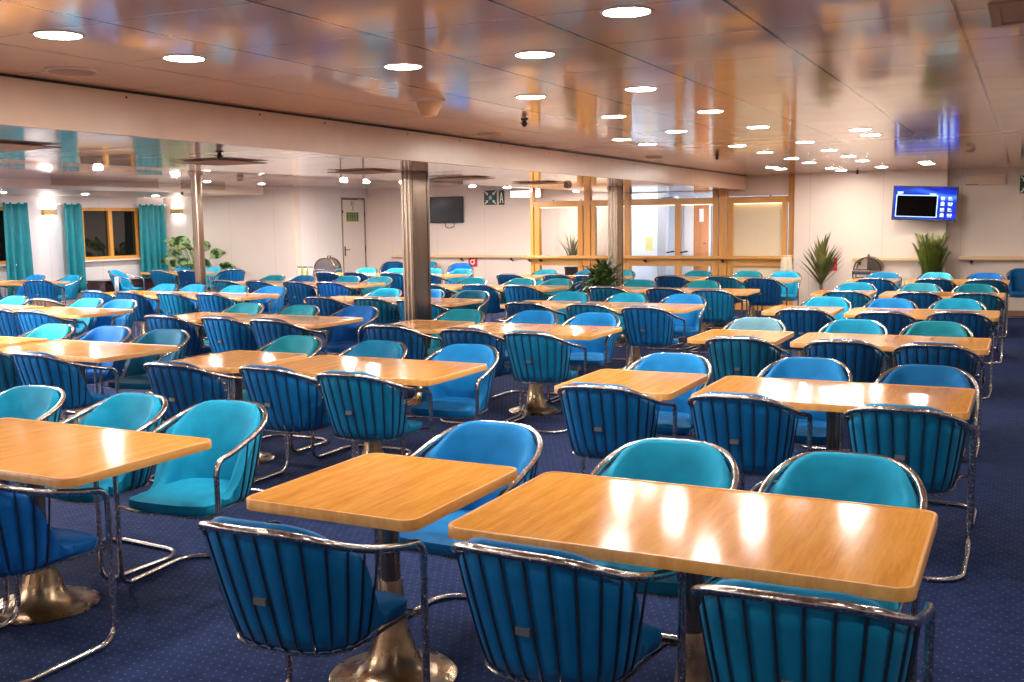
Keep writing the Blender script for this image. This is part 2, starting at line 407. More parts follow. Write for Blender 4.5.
# door notice
r = tag(empty('door_notice', (-13.898, 19.70, 1.86)), 'lime notice with a row of small figures on the cabin door', 'notice')
m = MB(); m.box(0,.003,-.24,.24,-.12,.09); m.build('board', M['sign_lime'], r, smooth=False)
m = MB()
for k in range(5): person_mark(m, -.19+.095*k, -.015, .19, .0045, 'y')
m.build('row_of_figures', M['sign_green'], r, smooth=False)
m = MB(); m.box(0,.003,-.075,.075,.11,.36); m.build('upper_board', M['door'], r, smooth=False)
m = MB(); person_mark(m, -.035, .29, .11, .0045, 'y'); person_mark(m, .035, .29, .11, .0045, 'y'); person_mark(m, .02, .17, .11, .0045, 'y'); m.build('upper_figures', M['sign_green'], r, smooth=False)

# muster station sign
def muster(loc, w, label):
    r = tag(empty('muster_sign', loc), label, 'sign')
    m = MB(); m.box(-w/2,w/2,-.012,0,-w/2,w/2); m.build('panel', M['sign_green'], r, smooth=False)
    m = MB()
    for k in range(4):
        a = PI/4 + k*PI/2; ca, sa = math.cos(a), math.sin(a)
        for q in ([(.66,.045),(.66,-.045),(.40,-.045),(.40,.045)], [(.42,.13),(.42,-.13),(.24,0)]):
            pts = [((x*ca - z*sa)*w*.98, -.0135, (x*sa + z*ca)*w*.98) for x, z in q]
            pts = [(max(-.47*w, min(.47*w, x)), y, max(-.47*w, min(.47*w, z))) for x, y, z in pts]
            m.add(pts, [tuple(range(len(pts)))])
    m.build('arrows', M['sign_white'], r, smooth=False)
    m = MB()
    for dx, dz in ((-.08,-.02),(.08,-.02),(0,.04),(0,-.06)): person_mark(m, dx*w, dz*w, w*.22, -.0137)
    m.build('figures', M['sign_white'], r, smooth=False)
muster((-10.63, 20.3, 2.215), .315, 'dark green square sign with four white arrows to a group')
r = tag(empty('station_letter_sign', (-10.355, 20.3, 2.21)), 'narrow green sign with a white letter A', 'sign')
m = MB(); m.box(-.068,.068,-.012,0,-.158,.158); m.build('panel', M['sign_green'], r, smooth=False)
m = MB()
for q in ([(-.045,-.115),(-.024,-.115),(.010,.115),(-.010,.115)], [(.045,-.115),(.024,-.115),(-.010,.115),(.010,.115)], [(-.028,-.055),(.028,-.055),(.022,-.025),(-.022,-.025)]):
    m.add([(x, -.0135, z) for x, z in q], [(0,1,2,3)])
m.build('letter', M['sign_white'], r, smooth=False)
muster((-.02, 19.1, 2.17), .29, 'dark green sign cut by the right edge of the photo')
M['beige_plate'] = plain('beige_plate', srgb(226,206,186), .4)
r = tag(empty('thermostat', (-.02, 19.1, 1.78)), 'pale wall plate below the green sign at the photo edge', 'wall plate')
m = MB(); m.box(-.10,.10,-.03,0,-.20,.20); m.build('mounting_plate', M['beige_plate'], r, smooth=False, bevel=.01)
m = MB(); m.box(-.06,.06,-.034,-.03,-.17,-.12); m.build('label_strip', M['dark_bracket'], r, smooth=False)
def fire_sign(loc, label):
    r = tag(empty('fire_sign', loc), label, 'sign', 'red fire signs')
    m = MB(); m.box(-.115,.115,-.006,0,-.115,.115); m.build('panel', M['sign_red'], r, smooth=False)
    m = MB()
    # hose reel mark
    n = 16
    for k in range(n):
        a0, a1 = 2*PI*k/n, 2*PI*(k+1)/n
        m.add([(-.01+.06*math.cos(a0),-.0075,-.01+.06*math.sin(a0)),(-.01+.06*math.cos(a1),-.0075,-.01+.06*math.sin(a1)),(-.01+.035*math.cos(a1),-.0075,-.01+.035*math.sin(a1)),(-.01+.035*math.cos(a0),-.0075,-.01+.035*math.sin(a0))], [(0,1,2,3)])
    m.add([(.03,-.0075,.03),(.075,-.0075,.06),(.065,-.0075,.08),(.02,-.0075,.05)], [(0,1,2,3)])
    m.build('hose_mark', M['sign_white'], r, smooth=False)
fire_sign((-3.10, 18.75, .86), 'red fire sign partly behind the spiky palm')
fire_sign((-11.1, 20.3, .81), 'red fire sign under the handrail near the dark television')
def light_box(loc, w, h, mat, label):
    r = tag(empty('emergency_light_box', loc), label, 'light box', 'oblong wall light boxes')
    m = MB(); m.box(-w/2,w/2,-.07,0,-h/2,h/2); m.build('wall_mounted_housing', M['beige_plate'], r, smooth=False, bevel=.012)
    m = MB(); m.box(-w/2+.03,w/2-.03,-.078,-.07,-h/2+.025,h/2-.025); m.build('diffuser', mat, r, smooth=False)
    m = MB(); m.box(-w/2+.01,-w/2+.2,-.074,-.07,-h/2+.004,-h/2+.018); m.build('maker_strip', M['door_frame'], r, smooth=False)
light_box((-9.745, 20.3, 2.268), .76, .19, plain('lit_diffuser', (1,1,1,1), .4, emit=(1,.97,.92,1), es=1.2), 'glowing oblong light box above the partition, beside letter A')
light_box((-.68, 19.1, 2.262), .62, .165, plain('unlit_diffuser', srgb(222,196,168), .35), 'unlit oblong light box on the wall right of the screen')

# televisions
def television(loc, w, h, rot, label, on):
    r = tag(empty('television', loc), label, 'television'); r.rotation_euler = rot
    m = MB(); m.box(-w/2,w/2,-.03,.03,-h/2,h/2); m.build('bezel', M['black'], r, smooth=False, bevel=.006)
    m = MB(); m.box(-w/2+.02,w/2-.02,-.033,-.03,-h/2+.025,h/2-.02)
    if not on:
        m.build('screen', plain('dark_screen', (.010,.009,.009,1), .12), r, smooth=False)
    else:
        t = NT('blue_screen'); cc = t.coord('Generated'); sp = t.node('ShaderNodeSeparateXYZ'); t.link(cc, sp.inputs[0])
        w1 = t.math('ABSOLUTE', t.math('SUBTRACT', t.math('SUBTRACT', sp.outputs[2], .80), t.math('MULTIPLY', t.math('SINE', t.math('MULTIPLY', sp.outputs[0], 5.0)), .11)))
        sw = t.math('MULTIPLY', t.math('MAXIMUM', t.math('SUBTRACT', 1.0, t.math('MULTIPLY', w1, 9.0)), 0.0), sp.outputs[0])
        nz = t.noise(t.map(cc, (2, 1, 3)), 1.6, 2)
        c = t.mix(t.math('MULTIPLY', sw, .55), t.ramp(nz, [(.3, (.002,.004,.16,1)), (.7, (.004,.03,.55,1))]), (.10,.35,1,1))
        t.set(Base_Color=(0,0,0,1), Roughness=.5); t.b.inputs['Specular IOR Level'].default_value = .15; t.link(c, t.b.inputs['Emission Color']); t.b.inputs['Emission Strength'].default_value = 1.1
        m.build('screen', t.m, r, smooth=False)
        E = lambda n, c, s: plain(n, (0,0,0,1), .3, emit=c, es=s)
        pale = E('screen_pale_blue', (.45,.72,1,1), 1.0); wht = E('screen_icon', (.50,.75,1,1), 1.15)
        def q(mm, x0, x1, z0, z1, y=-.035): mm.add([(x0*w-w/2,y,z0*h-h/2),(x1*w-w/2,y,z0*h-h/2),(x1*w-w/2,y,z1*h-h/2),(x0*w-w/2,y,z1*h-h/2)], [(0,1,2,3)])
        m = MB(); q(m,.055,.70,.095,.115); q(m,.055,.70,.715,.74); q(m,.055,.069,.115,.715); q(m,.686,.70,.115,.715); m.build('preview_border', pale, r, smooth=False)
        m = MB(); q(m,.069,.686,.115,.715,-.0345); m.build('preview_window', plain('preview_black', (.004,.003,.003,1), .6, spec=.0), r, smooth=False)
        m = MB(); q(m,.07,.16,.78,.83); q(m,.07,.14,.755,.772); m.build('clock_text', pale, r, smooth=False)
        m = MB(); q(m,.57,.67,.755,.785); m.build('date_text', pale, r, smooth=False)
        for i in range(4):
            for j in range(2):
                cx, cz = .775+.115*j, .66-.163*i
                m = MB(); k = (i*2+j) % 4
                if k == 0: q(m,cx-.03,cx+.03,cz-.02,cz+.04)
                elif k == 1: m.add([((cx-.03)*w-w/2,-.035,(cz-.03)*h-h/2),((cx+.03)*w-w/2,-.035,(cz+.01)*h-h/2),((cx-.03)*w-w/2,-.035,(cz+.05)*h-h/2)], [(0,1,2)])
                elif k == 2:
                    n = 12; m.add([((cx)*w-w/2+.03*math.cos(2*PI*a/n),-.035,(cz+.01)*h-h/2+.03*math.sin(2*PI*a/n)) for a in range(n)], [tuple(range(n))])
                else: q(m,cx-.035,cx-.005,cz-.02,cz+.04); q(m,cx+.005,cx+.035,cz-.02,cz+.04)
                q(m,cx-.032,cx+.032,cz-.055,cz-.038)
                m.build('menu_icon', wht, r, smooth=False)
    return r
tv = television((-1.56, 18.42, 1.882), 1.0, .565, (-.10, .045, .03), 'television with a lit blue menu screen beside the palm', True)
m = MB(); m.box(-.15,.15,.03,.05,-.12,.12); m.tube([(0,.04,0),(0,.20,.02),(0,.31,.03)], .03); m.build('wall_mount', M['black'], tv)
tv2 = television((-11.72, 20.24, 1.97), .84, .58, (0,0,0), 'switched-off dark television on the cream wall beside the pillar', False)
m = MB(); m.tube(catmull([(-.05,.03,-.30),(-.06,.04,-.38),(.05,.045,-.41),(.16,.04,-.37),(.17,.03,-.30)]), .007, 6); m.build('cable', M['dark_bracket'], tv2)
m = MB(); m.box(-.15,.15,.03,.06,-.12,.12); m.build('wall_mount', M['black'], tv2, smooth=False)

# handrails
def handrail(x0, x1, y, z, ywall, mat, label, brk):
    r = tag(empty('handrail', (x0, y, z)), label, 'handrail', 'wooden handrails along the end of the hall'); L = x1-x0
    m = MB(); m.box(0, L, -.028, .028, -.032, .032); m.build('rail', mat, r, smooth=False, bevel=.014)
    for bx in brk:
        m = MB(); m.tube([(bx-x0,0,-.03),(bx-x0,.0,-.075),(bx-x0,ywall-y,-.10)], .014); m.lathe([(.03,-.05),(.035,-.03),(.035,-.028)], 12, (bx-x0,0,-.02)); m.build('bracket', M['dark_bracket'], r)
handrail(-1.05, 3.6, 19.0, .962, 19.1, M['rail'], 'pale handrail on the set-back wall at the far right', (-.85, 1.0, 3.0))
handrail(-2.72, -1.50, 18.66, .955, 18.75, M['rail'], 'pale handrail on the bulkhead behind the feathery palm', (-1.62, -2.6))
handrail(-13.2, -9.72, 20.21, .93, 20.3, M['rail'], 'pale handrail under the switched-off television', (-11.35, -10.1))
handrail(-9.12, -3.72, 18.82, .968, 18.93, M['beech_x'], 'beech handrail running in front of the glazed partition', (-9.0, -8.75, -6.55, -5.05))

# ------------------------------------------------------------------ glazed partition
M['grey_post0'] = plain('grey_closer', (.25,.25,.25,1), .4)
pt = tag(empty('glazed_partition', (0, 18.95, 0)), 'beech framed glass partition across the far end of the hall', 'partition', kind='structure')
def post(x0, x1, z1, y0=-.06, y1=.06):
    m = MB(); m.box(x0, x1, y0, y1, 0, z1); m.build('post', M['beech'], pt, smooth=False, bevel=.006)
post(-9.0,-8.93,2.33); post(-8.91,-8.80,2.07); post(-7.97,-7.86,2.07); post(-7.83,-7.70,2.27); post(-7.68,-7.60,2.07)
post(-6.99,-6.88,2.20); post(-5.26,-5.15,2.20); post(-5.13,-4.99,2.30); post(-4.97,-4.88,2.07); post(-3.98,-3.90,2.07); post(-3.87,-3.75,2.45)
for a, c in ((-8.93,-7.70),(-7.70,-6.88),(-6.88,-5.13),(-4.99,-3.87)):
    m = MB(); m.box(a, c, -.055, .055, 1.955, 2.075); m.build('head_beam', M['beech_x'], pt, smooth=False, bevel=.006)
    m = MB(); m.box(a, c, -.05, .05, .80, .955); m.build('middle_rail', M['beech_x'], pt, smooth=False, bevel=.006)
    m = MB(); m.box(a, c, -.05, .05, 0, .13); m.build('bottom_rail', M['beech_x'], pt, smooth=False, bevel=.006)
m = MB(); m.box(-7.0, -4.7, -.03, .05, 2.19, 2.25); m.build('transom_rail', M['beech_x'], pt, smooth=False, bevel=.006)
m = MB(); m.box(-5.985, -5.87, -.055, .055, .13, 1.955); m.build('door_stile', M['beech'], pt, smooth=False, bevel=.006)
def pane(x0, x1, z0, z1, mat): 
    m = MB(); m.box(x0, x1, -.006, .006, z0, z1); m.build('pane', mat, pt, smooth=False)
for a, c in ((-8.80,-7.97),(-7.60,-6.99),(-6.88,-5.985),(-5.87,-5.26)):
    pane(a, c, .955, 1.955, M['glass']); pane(a, c, .13, .80, M['glass'])
pane(-6.9,-5.15,2.075,2.19,M['glass'])
M['blind'] = plain('cream_blind', (.86,.70,.47,1), .55, noise=.02)
pane(-4.88, -3.98, .955, 1.955, M['blind']); pane(-4.88, -3.98, .13, .80, M['blind'])
m = MB(); m.box(-4.52,-4.38,-.03,-.006,.975,.99); m.build('blind_pull', M['dark_bracket'], pt, smooth=False)
for x in (-6.06, -5.80):
    m = MB(); m.tube([(x-.06,-.055,1.06),(x-.06,-.10,1.06),(x+.06,-.10,1.08),(x+.06,-.055,1.08)], .014); m.build('door_pull', M['black'], pt)
m = MB(); m.box(-6.25,-6.02,-.09,-.055,2.078,2.10); m.build('door_closer', M['grey_post0'], pt, smooth=False, bevel=.006)
M['strip'] = plain('warm_strip_glow', (1,1,1,1), .5, emit=(1,.76,.40,1), es=1.5)
for a, c in ((-8.78,-7.99),(-7.58,-7.0),(-6.86,-6.0),(-5.86,-5.28),(-4.86,-4.0)):
    m = MB(); m.box(a, c, -.05, -.02, 1.942, 1.953); m.build('strip_light', M['strip'], pt, smooth=False)
for x in (-8.93, -8.5, -7.9, -7.1, -6.2, -5.0, -4.2):
    m = MB(); m.lathe([(.014,-.0),(.014,.02),(.006,.024)], 10, (x,-.03,2.075)); m.build('bolt_cap', M['dark_bracket'], pt)
# passage contents
M['orange_door'] = wood('orange_wood_door', srgb(196,112,52), srgb(206,124,62), srgb(214,134,72), .4, .4, 'z')
d = tag(empty('door_2', (-6.78, 23.6, 0)), 'orange wooden door in the white passage', 'door', kind='structure')
m = MB(); m.box(-.23,.14,-.03,.03,.02,2.12); m.build('door_leaf', M['orange_door'], d, smooth=False, bevel=.004)
m = MB(); m.tube([(.07,-.03,1.12),(.07,-.08,1.12),(.02,-.085,1.12)], .012); m.build('door_handle', M['black'], d)
m = MB(); m.box(-.09,.01,-.04,-.03,1.62,1.92); m.build('door_plate', M['white_paint'], d, smooth=False)
m = MB(); m.box(-.46,-.23,-.05,.05,0,2.16); m.box(.14,.18,-.05,.05,0,2.16); m.box(-.23,.14,-.05,.05,2.12,2.16); m.build('door_frame', M['white_paint'], d, smooth=False)
M['cold_panel'] = plain('cold_white_panel', (.80,.85,.92,1), .3)
b = MB(); b.box(-9.6,-7.22,23.6,23.75,0,2.42); b.box(-6.58,-3.42,23.6,23.75,0,2.42); b.box(-7.22,-6.58,23.6,23.75,2.17,2.42); struct(b, 'wall_passage_end', M['cold_panel'], 'white passage end wall around the orange door', 'wall')
M['grey_post'] = plain('grey_post', (.42,.42,.44,1), .4)
r = tag(empty('passage_post', (-7.30, 22.2, 0)), 'grey square post in the white passage', 'post', kind='structure'); m = MB(); m.box(-.10,.10,-.1,.1,0,2.42); m.build('shaft', M['grey_post'], r, smooth=False, bevel=.01)
m = MB(); m.box(-.13,.13,-.13,.13,0,.05); m.build('foot', M['grey_post'], r, smooth=False)
b = MB(); b.box(-9.3,-7.44,22.42,22.5,0,2.42); struct(b, 'wall_passage_screen', M['cold_panel'], 'cold white wall panel with a yellow notice, behind the glass', 'wall')
r = tag(empty('yellow_notice', (-7.70, 22.42, 1.14)), 'small yellow notice on the white panel behind the glass', 'notice')
M['notice_yellow'] = plain('notice_yellow', srgb(232,212,120), .6)
m = MB(); m.box(-.09,.09,-.004,0,-.16,.16); m.build('sheet', M['notice_yellow'], r, smooth=False)
m = MB()
for k in range(5): m.add([(-.06,-.005,.11-.05*k),(.06 if k % 2 else .03,-.005,.11-.05*k),(.06 if k % 2 else .03,-.005,.125-.05*k),(-.06,-.005,.125-.05*k)], [(0,1,2,3)])
m.build('ruled_lines', M['grey_post'], r, smooth=False)
# towel on the rail
G = []
for j in range(15):
    v = j/14; row = []
    for i in range(11):
        u = i/10; w = .10 + .012*math.sin(v*9+u)
        x = -w + 2*w*u; f = .012*math.sin(u*14+v*3)
        if v < .5: y, z = -.042 + f*.6 - .01*(0.5-v), .035 - (.5-v)*2*(.30+.03*math.sin(u*7))
        else: y, z = .042 + f*.5, .035 - (v-.5)*2*.22
        if abs(v-.5) < .04: y, z = 0, .042
        row.append((x, y, z))
    G.append(row)
m = MB(); m.grid(G); tw = m.build('towel', M['cloth'], loc=(-3.87, 18.82, .968), angle=180)
s = tw.modifiers.new('thick', 'SOLIDIFY'); s.thickness = .006
tag(tw, 'cream cloth hung over the handrail end by the tall post', 'towel')

# ------------------------------------------------------------------ columns
def column(x, y, wx, wy, h, label):
    r = tag(empty('steel_column', (x, y, 0)), label, 'column', 'brushed steel pillars', kind='structure')
    a, c = wx/2, wy/2; m = MB(); m.box(-a, a, -c, c, .1, h); m.build('shaft', M['steel'], r, smooth=False, bevel=.010)
    for sx in (-.72, -.1, .5):
        m = MB(); m.box(sx*a-.010, sx*a+.010, -c-.007, -c, .1, h); m.build('corner_strip', M['steel_light'], r, smooth=False, bevel=.003)
    for sy in (-.9, .78):
        m = MB(); m.box(a, a+.007, sy*c-.012, sy*c+.022, .1, h); m.build('corner_strip', M['steel'], r, smooth=False, bevel=.003)
    m = MB(); m.box(-a-.015, a+.015, -c-.015, c+.015, 0, .1); m.build('foot_plate', M['dark_bracket'], r, smooth=False)
column(-5.71, 9.22, .14, .33, 2.2, 'brushed steel pillar nearest us')
column(-5.83, 15.35, .17, .24, 2.2, 'brushed steel pillar beside the bushy plant')
r = tag(empty('steel_column', (-11.45, 12.15, 0)), 'slim brown pole among the window-side tables', 'column', kind='structure')
m = MB(); m.box(-.062,.062,-.062,.062,0,2.48); m.build('shaft', M['steel'], r, smooth=False, bevel=.02)
m = MB(); m.box(-.075,.075,-.075,.075,2.45,2.485); m.build('cap_plate', M['steel'], r, smooth=False)
m = MB(); m.box(-.10,.10,-.10,.10,0,.03); m.build('foot_plate', M['dark_bracket'], r, smooth=False)

# ------------------------------------------------------------------ ceiling fittings
ORD = ['first','second','third','fourth','fifth','sixth','seventh','eighth','ninth','tenth','eleventh','twelfth','thirteenth']
def downlight(x, y, z, label, group, es=None, rr=.086):
    r = tag(empty('recessed_downlight', (x, y, z)), label, 'ceiling light', group)
    m = MB(); m.lathe([(rr,-.002),(rr+.004,-.006),(rr+.014,-.004),(rr+.016,.0),(rr,.001)], 32)
    m.build('trim_ring', M['lamp_trim'], r)
    m = MB(); m.lathe([(rr,-.003),(rr*.99,-.005),(rr*.95,-.0065),(rr*.5,-.007)], 32); m.build('lamp_disc', es or M['lamp'], r)
LINES = [(-3.54, 'line beside the fascia', [3.02,3.72,9.5,10.25,16.0,16.65]),
         (-2.82, 'second line from the fascia', [4.47,5.95,7.40,8.94,11.08,12.38,13.9,15.1,16.95,17.9]),
         (-2.10, 'third line from the fascia', [4.48,5.96,7.46,8.95,11.0,12.45,13.85,15.1,17.2]),
         (-1.38, 'line nearest the carpet aisle', [3.76,9.75,10.45,16.15,16.7])]
for x, nm, yy in LINES:
    for i, y in enumerate(yy): downlight(x, y, ZC, 'round glowing ceiling downlight, %s of the %s' % (ORD[i], nm), 'downlights of the main hall')
for x, y in ((-1.38,-.9),(-2.82,1.0),(-3.54,-2.2),(.4,1.2),(.4,4.2),(.4,8.0),(.4,12.0),(.4,16.0),(2.4,-1.0),(2.4,3.0),(2.4,7.0),(2.4,11.0),(2.4,15.0)):
    downlight(x, y, ZC, 'added round ceiling downlight beyond the edge of the picture', 'added downlights out of view')  # unseen downlights added to light the front of the hall
for x, y in ((-6.4,1.5),(-6.4,4.5)):
    downlight(x, y, 2.198, 'added small downlight in the lower ceiling out of the picture', 'added lower downlights out of view')  # unseen extra lamps that supplement the light under the lower ceiling
downlight(-8.3, 19.6, zlow(-8.3)-.002, 'added small downlight behind the framed glass panes', 'passage downlights', M['lamp_mid'], rr=.06)  # invented lamp that brightens the cream wall behind the panes
for x, y in ((-16.3,16.1),(-16.3,14.3),(-16.3,12.5),(-16.3,10.4),(-16.3,8.0)):
    downlight(x, y, 2.329, 'added small cold downlight under the bulkhead by the curtained windows', 'added window downlights', M['added_window_lamp'], rr=.06)  # made-up cold wall-wash lamps, added to lift the walls around the windows
for i, (x, y, l) in enumerate(((-11.57,10.4,'near the window bulkhead, close to us'),(-11.6,16.2,'before the cabin door, nearer of two'),(-11.57,16.9,'before the cabin door, farther of two'))):
    downlight(x, y, zlow(x)-.002, 'small downlight in the lower ceiling '+l, 'downlights of the lower ceiling', M['lamp_low'], rr=.06)
for x, y in ((-8.6,2.5),(-8.6,5.6),(-11,-1),(-11,3),(-11,6),(-13.5,2),(-13.5,5.5),(-13.4,8.3),(-11.57,8.0),(-8.6,-1.5)):
    downlight(x, y, zlow(x)-.002, 'added small downlight in the lower ceiling out of the picture', 'added lower downlights out of view', M['lamp_low'])  # added beyond the view to raise the light level on the window side
for x, y in ((-13.4,14.5),(-13.4,16.0)):
    downlight(x, y, zlow(x)-.002, 'small downlight beside the window bulkhead, seen almost edge-on', 'bulkhead downlights', M['lamp_mid'], rr=.06)
for x, y in ((-7.6,12.0),(-7.8,15.5),(-9.6,17.6)):
    downlight(x, y, zlow(x)-.002, 'added small downlight in the lower ceiling, almost edge-on', 'added edge-on downlights of the lower ceiling', M['lamp_low'], rr=.06)  # invented downlights, put in to brighten the dim lower-ceiling zone
M['cold_lamp'] = plain('cold_passage_glow', (1,1,1,1), .5, emit=(.88,.93,1,1), es=300)
for x, y in ((-6.3,20.6),(-5.2,20.6),(-6.3,22.4),(-7.9,21.6),(-4.6,22.2)):
    downlight(x, y, 2.42, 'cold white downlight in the passage behind the glass', 'passage downlights', M['cold_lamp'])
M['speaker'] = plain('tan_speaker', (.52,.36,.25,1), .6)
for i, (x, y, r0, l) in enumerate(((-4.28,3.72,.115,'nearest us'),(-4.32,8.23,.10,'above the near pillar'),(-4.2,12.41,.10,'farthest from us'))):
    r = tag(empty('ceiling_speaker', (x, y, ZC)), 'round tan ceiling loudspeaker beside the fascia, '+l, 'loudspeaker', 'ceiling loudspeakers')
    m = MB(); m.lathe([(r0+.012,0),(r0+.012,-.006),(r0,-.01)], 32); m.build('rim', M['lamp_trim'], r)
    m = MB(); m.lathe([(r0,-.008),(r0*.9,-.014),(r0*.3,-.016)], 32); m.build('grille', M['speaker'], r)
r = tag(empty('camera_dome', (-3.44, 5.75, ZC)), 'cream cone-shaped sensor hanging from the ceiling', 'sensor')
m = MB(); m.lathe([(.105,0),(.10,-.012),(.06,-.02)], 28); m.build('base_plate', M['lamp_trim'], r)
m = MB(); m.lathe([(.082,-.012),(.075,-.04),(.055,-.085),(.045,-.10),(.02,-.105)], 28); m.build('cone_body', plain('cream_sensor', srgb(226,178,130), .4), r)
M['brass_dark'] = plain('dark_brass', (.09,.06,.045,1), .35, .7)
def sprinkler(x, y, z, label):
    r = tag(empty('sprinkler_head', (x, y, z)), label, 'sprinkler', 'ceiling sprinklers')
    m = MB(); m.lathe([(.03,0),(.028,-.008),(.014,-.012)], 16); m.build('ceiling_collar', M['brass_dark'], r)
    m = MB(); m.lathe([(.012,-.01),(.016,-.03),(.022,-.04),(.016,-.055),(.008,-.06)], 14); m.build('nozzle', M['brass_dark'], r)
    m = MB(); m.lathe([(.034,-.031),(.036,-.033),(.034,-.036)], 14); m.build('deflector', M['brass_dark'], r)
sprinkler(-3.47, 7.2, ZC, 'dark sprinkler head near the middle of the ceiling')
sprinkler(-3.43, 12.5, ZC, 'dark sprinkler head farther along, above the glazed doors')
sprinkler(-2.62, 18.3, ZC, 'dark sprinkler head close to the bulkhead wall')
sprinkler(-5.15, 5.71, 2.2, 'sprinkler head under the lower ceiling near the diffuser')
sprinkler(-14.4, 14.9, 2.33, 'sprinkler head below the window bulkhead')
def detector(x, y, z, label):
    r = tag(empty('smoke_detector', (x, y, z)), label, 'smoke detector', 'smoke detectors')
    m = MB(); m.lathe([(.06,0),(.06,-.015),(.055,-.018)], 24); m.build('base_plate', M['lamp_trim'], r)
    m = MB(); m.lathe([(.052,-.016),(.055,-.03),(.045,-.05),(.02,-.055)], 24); m.build('sensor_head', M['speaker'], r)
detector(-.65, 13.2, ZC, 'smoke detector on the ceiling before the lit screen')
detector(-12.1, 13.9, zlow(-12.1)-.001, 'smoke detector on the lower ceiling near the slim pole')
detector(-5.95, 13.75, 2.199, 'smoke detector on the lower ceiling above the bushy plant')
M['diffuser'] = plain('brown_diffuser', (.52,.33,.19,1), .5)
for x, y, w, l in ((-5.85,4.47,.54,'cut by the left edge of the photo'),(-5.965,6.62,.54,'between the left edge and the near pillar'),(-5.98,8.72,.54,'just left of the near pillar'),(-6.0,10.82,.54,'just right of the near pillar'),(-5.97,12.8,.54,'before the glazed partition')):
    r = tag(empty('air_diffuser', (x, y, zlow(x)-.001)), 'flat square brown air diffuser, '+l, 'air diffuser', 'square diffusers of the lower ceiling')
    a = w/2; m = MB(); m.box(-a,a,-a,a,-.014,-.007); m.build('face_plate', M['diffuser'], r, smooth=False, bevel=.004)
    m = MB(); m.box(-a*.7,a*.7,-a*.7,a*.7,-.007,0); m.build('ceiling_collar', M['ceil_low'], r, smooth=False)
r = tag(empty('ceiling_hatch', (-.02, 4.55, ZC)), 'framed square hatch in the ceiling at the top right corner', 'hatch')
m = MB()
for q in ((-.15,.15,-.24,-.20),(-.15,.15,.20,.24),(-.15,-.11,-.20,.20),(.11,.15,-.20,.20)): m.box(*q,-.012,0)
m.build('frame', M['speaker'], r, smooth=False, bevel=.003)
m = MB(); m.box(-.11,.11,-.20,.20,-.006,0); m.build('hatch_panel', M['diffuser'], r, smooth=False)
m = MB()
for k in range(14):
    y = 3.6 + k*.95 + random.uniform(-.2,.2); m.box(SX, SX+.003, y-.006, y+.006, 2.405, 2.417)
tag(m.build('fascia_screws', M['dark_bracket'], smooth=False), 'row of small dark screw heads along the fascia', 'screws', kind='structure')
m = MB(); m.box(SX, SX+.004, Y0, 18.9, 2.436, 2.449); tag(m.build('trim_3', M['dark_bracket'], smooth=False), 'dark gap line where fascia meets ceiling', 'gap trim', kind='structure')

# ------------------------------------------------------------------ tables
ZT_TOP = .734; DEP = .797; WS = .70; WD = 1.377
def rrect(hx, hy, r, n=6):
    P = []
    for cx, cy, a0 in ((hx-r,hy-r,0),(-hx+r,hy-r,PI/2),(-hx+r,-hy+r,PI),(hx-r,-hy+r,1.5*PI)):
        for k in range(n+1):
            a = a0 + k*PI/2/n; P.append((cx+r*math.cos(a), cy+r*math.sin(a)))
    return P
def table_protos(w):
    hx, hy = w/2, DEP/2; out = {}
    m = MB(); m.poly(rrect(hx-.012, hy-.012, .045), ZT_TOP-.030, ZT_TOP-.003); out['table_top'] = (m.mesh('table_top', True), M['oak'])
    m = MB(); o = rrect(hx, hy, .055, 8); i = rrect(hx-.0125, hy-.0125, .0425, 8)
    prof = [(0, ZT_TOP-.036), (1, ZT_TOP-.036), (1, ZT_TOP-.004), (.75, ZT_TOP), (.15, ZT_TOP), (0, ZT_TOP-.003)]
    G = [[(lerp(a[0],c[0],t), lerp(a[1],c[1],t), z) for t, z in prof] for a, c in zip(i, o)]
    m.grid(G, closed_u=True); out['edge_band'] = (m.mesh('edge_band', True), M['edge'])
    m = MB(); m.box(-.18,.18,-.03,.03,.672,.702); m.box(-.03,.03,-.26,.26,.672,.702); out['top_bracket'] = (m.mesh('top_bracket', False), M['dark_bracket'])
    m = MB(); m.lathe([(.036,.26),(.036,.69)], 24); out['pedestal_column'] = (m.mesh('pedestal_column', True), M['steel'])
    m = MB(); m.lathe([(.235,0),(.238,.004),(.230,.009),(.18,.014),(.14,.026),(.105,.055),(.085,.11),(.062,.18),(.048,.27),(.043,.36),(.040,.37)], 40); out['trumpet_base'] = (m.mesh('trumpet_base', True), M['bronze'])
    for k, (me, mt) in out.items(): me.materials.append(mt)
    return out
TP = {'S': table_protos(WS), 'D': table_protos(WD)}
def place_table(kind, x, y, label, group):   # x, y = centre
    r = tag(empty('pedestal_table', (x, y, 0)), label, 'table', group)
    for n, (me, mt) in TP[kind].items():
        o = bpy.data.objects.new(n, me); COL.objects.link(o); o.parent = r
    return r

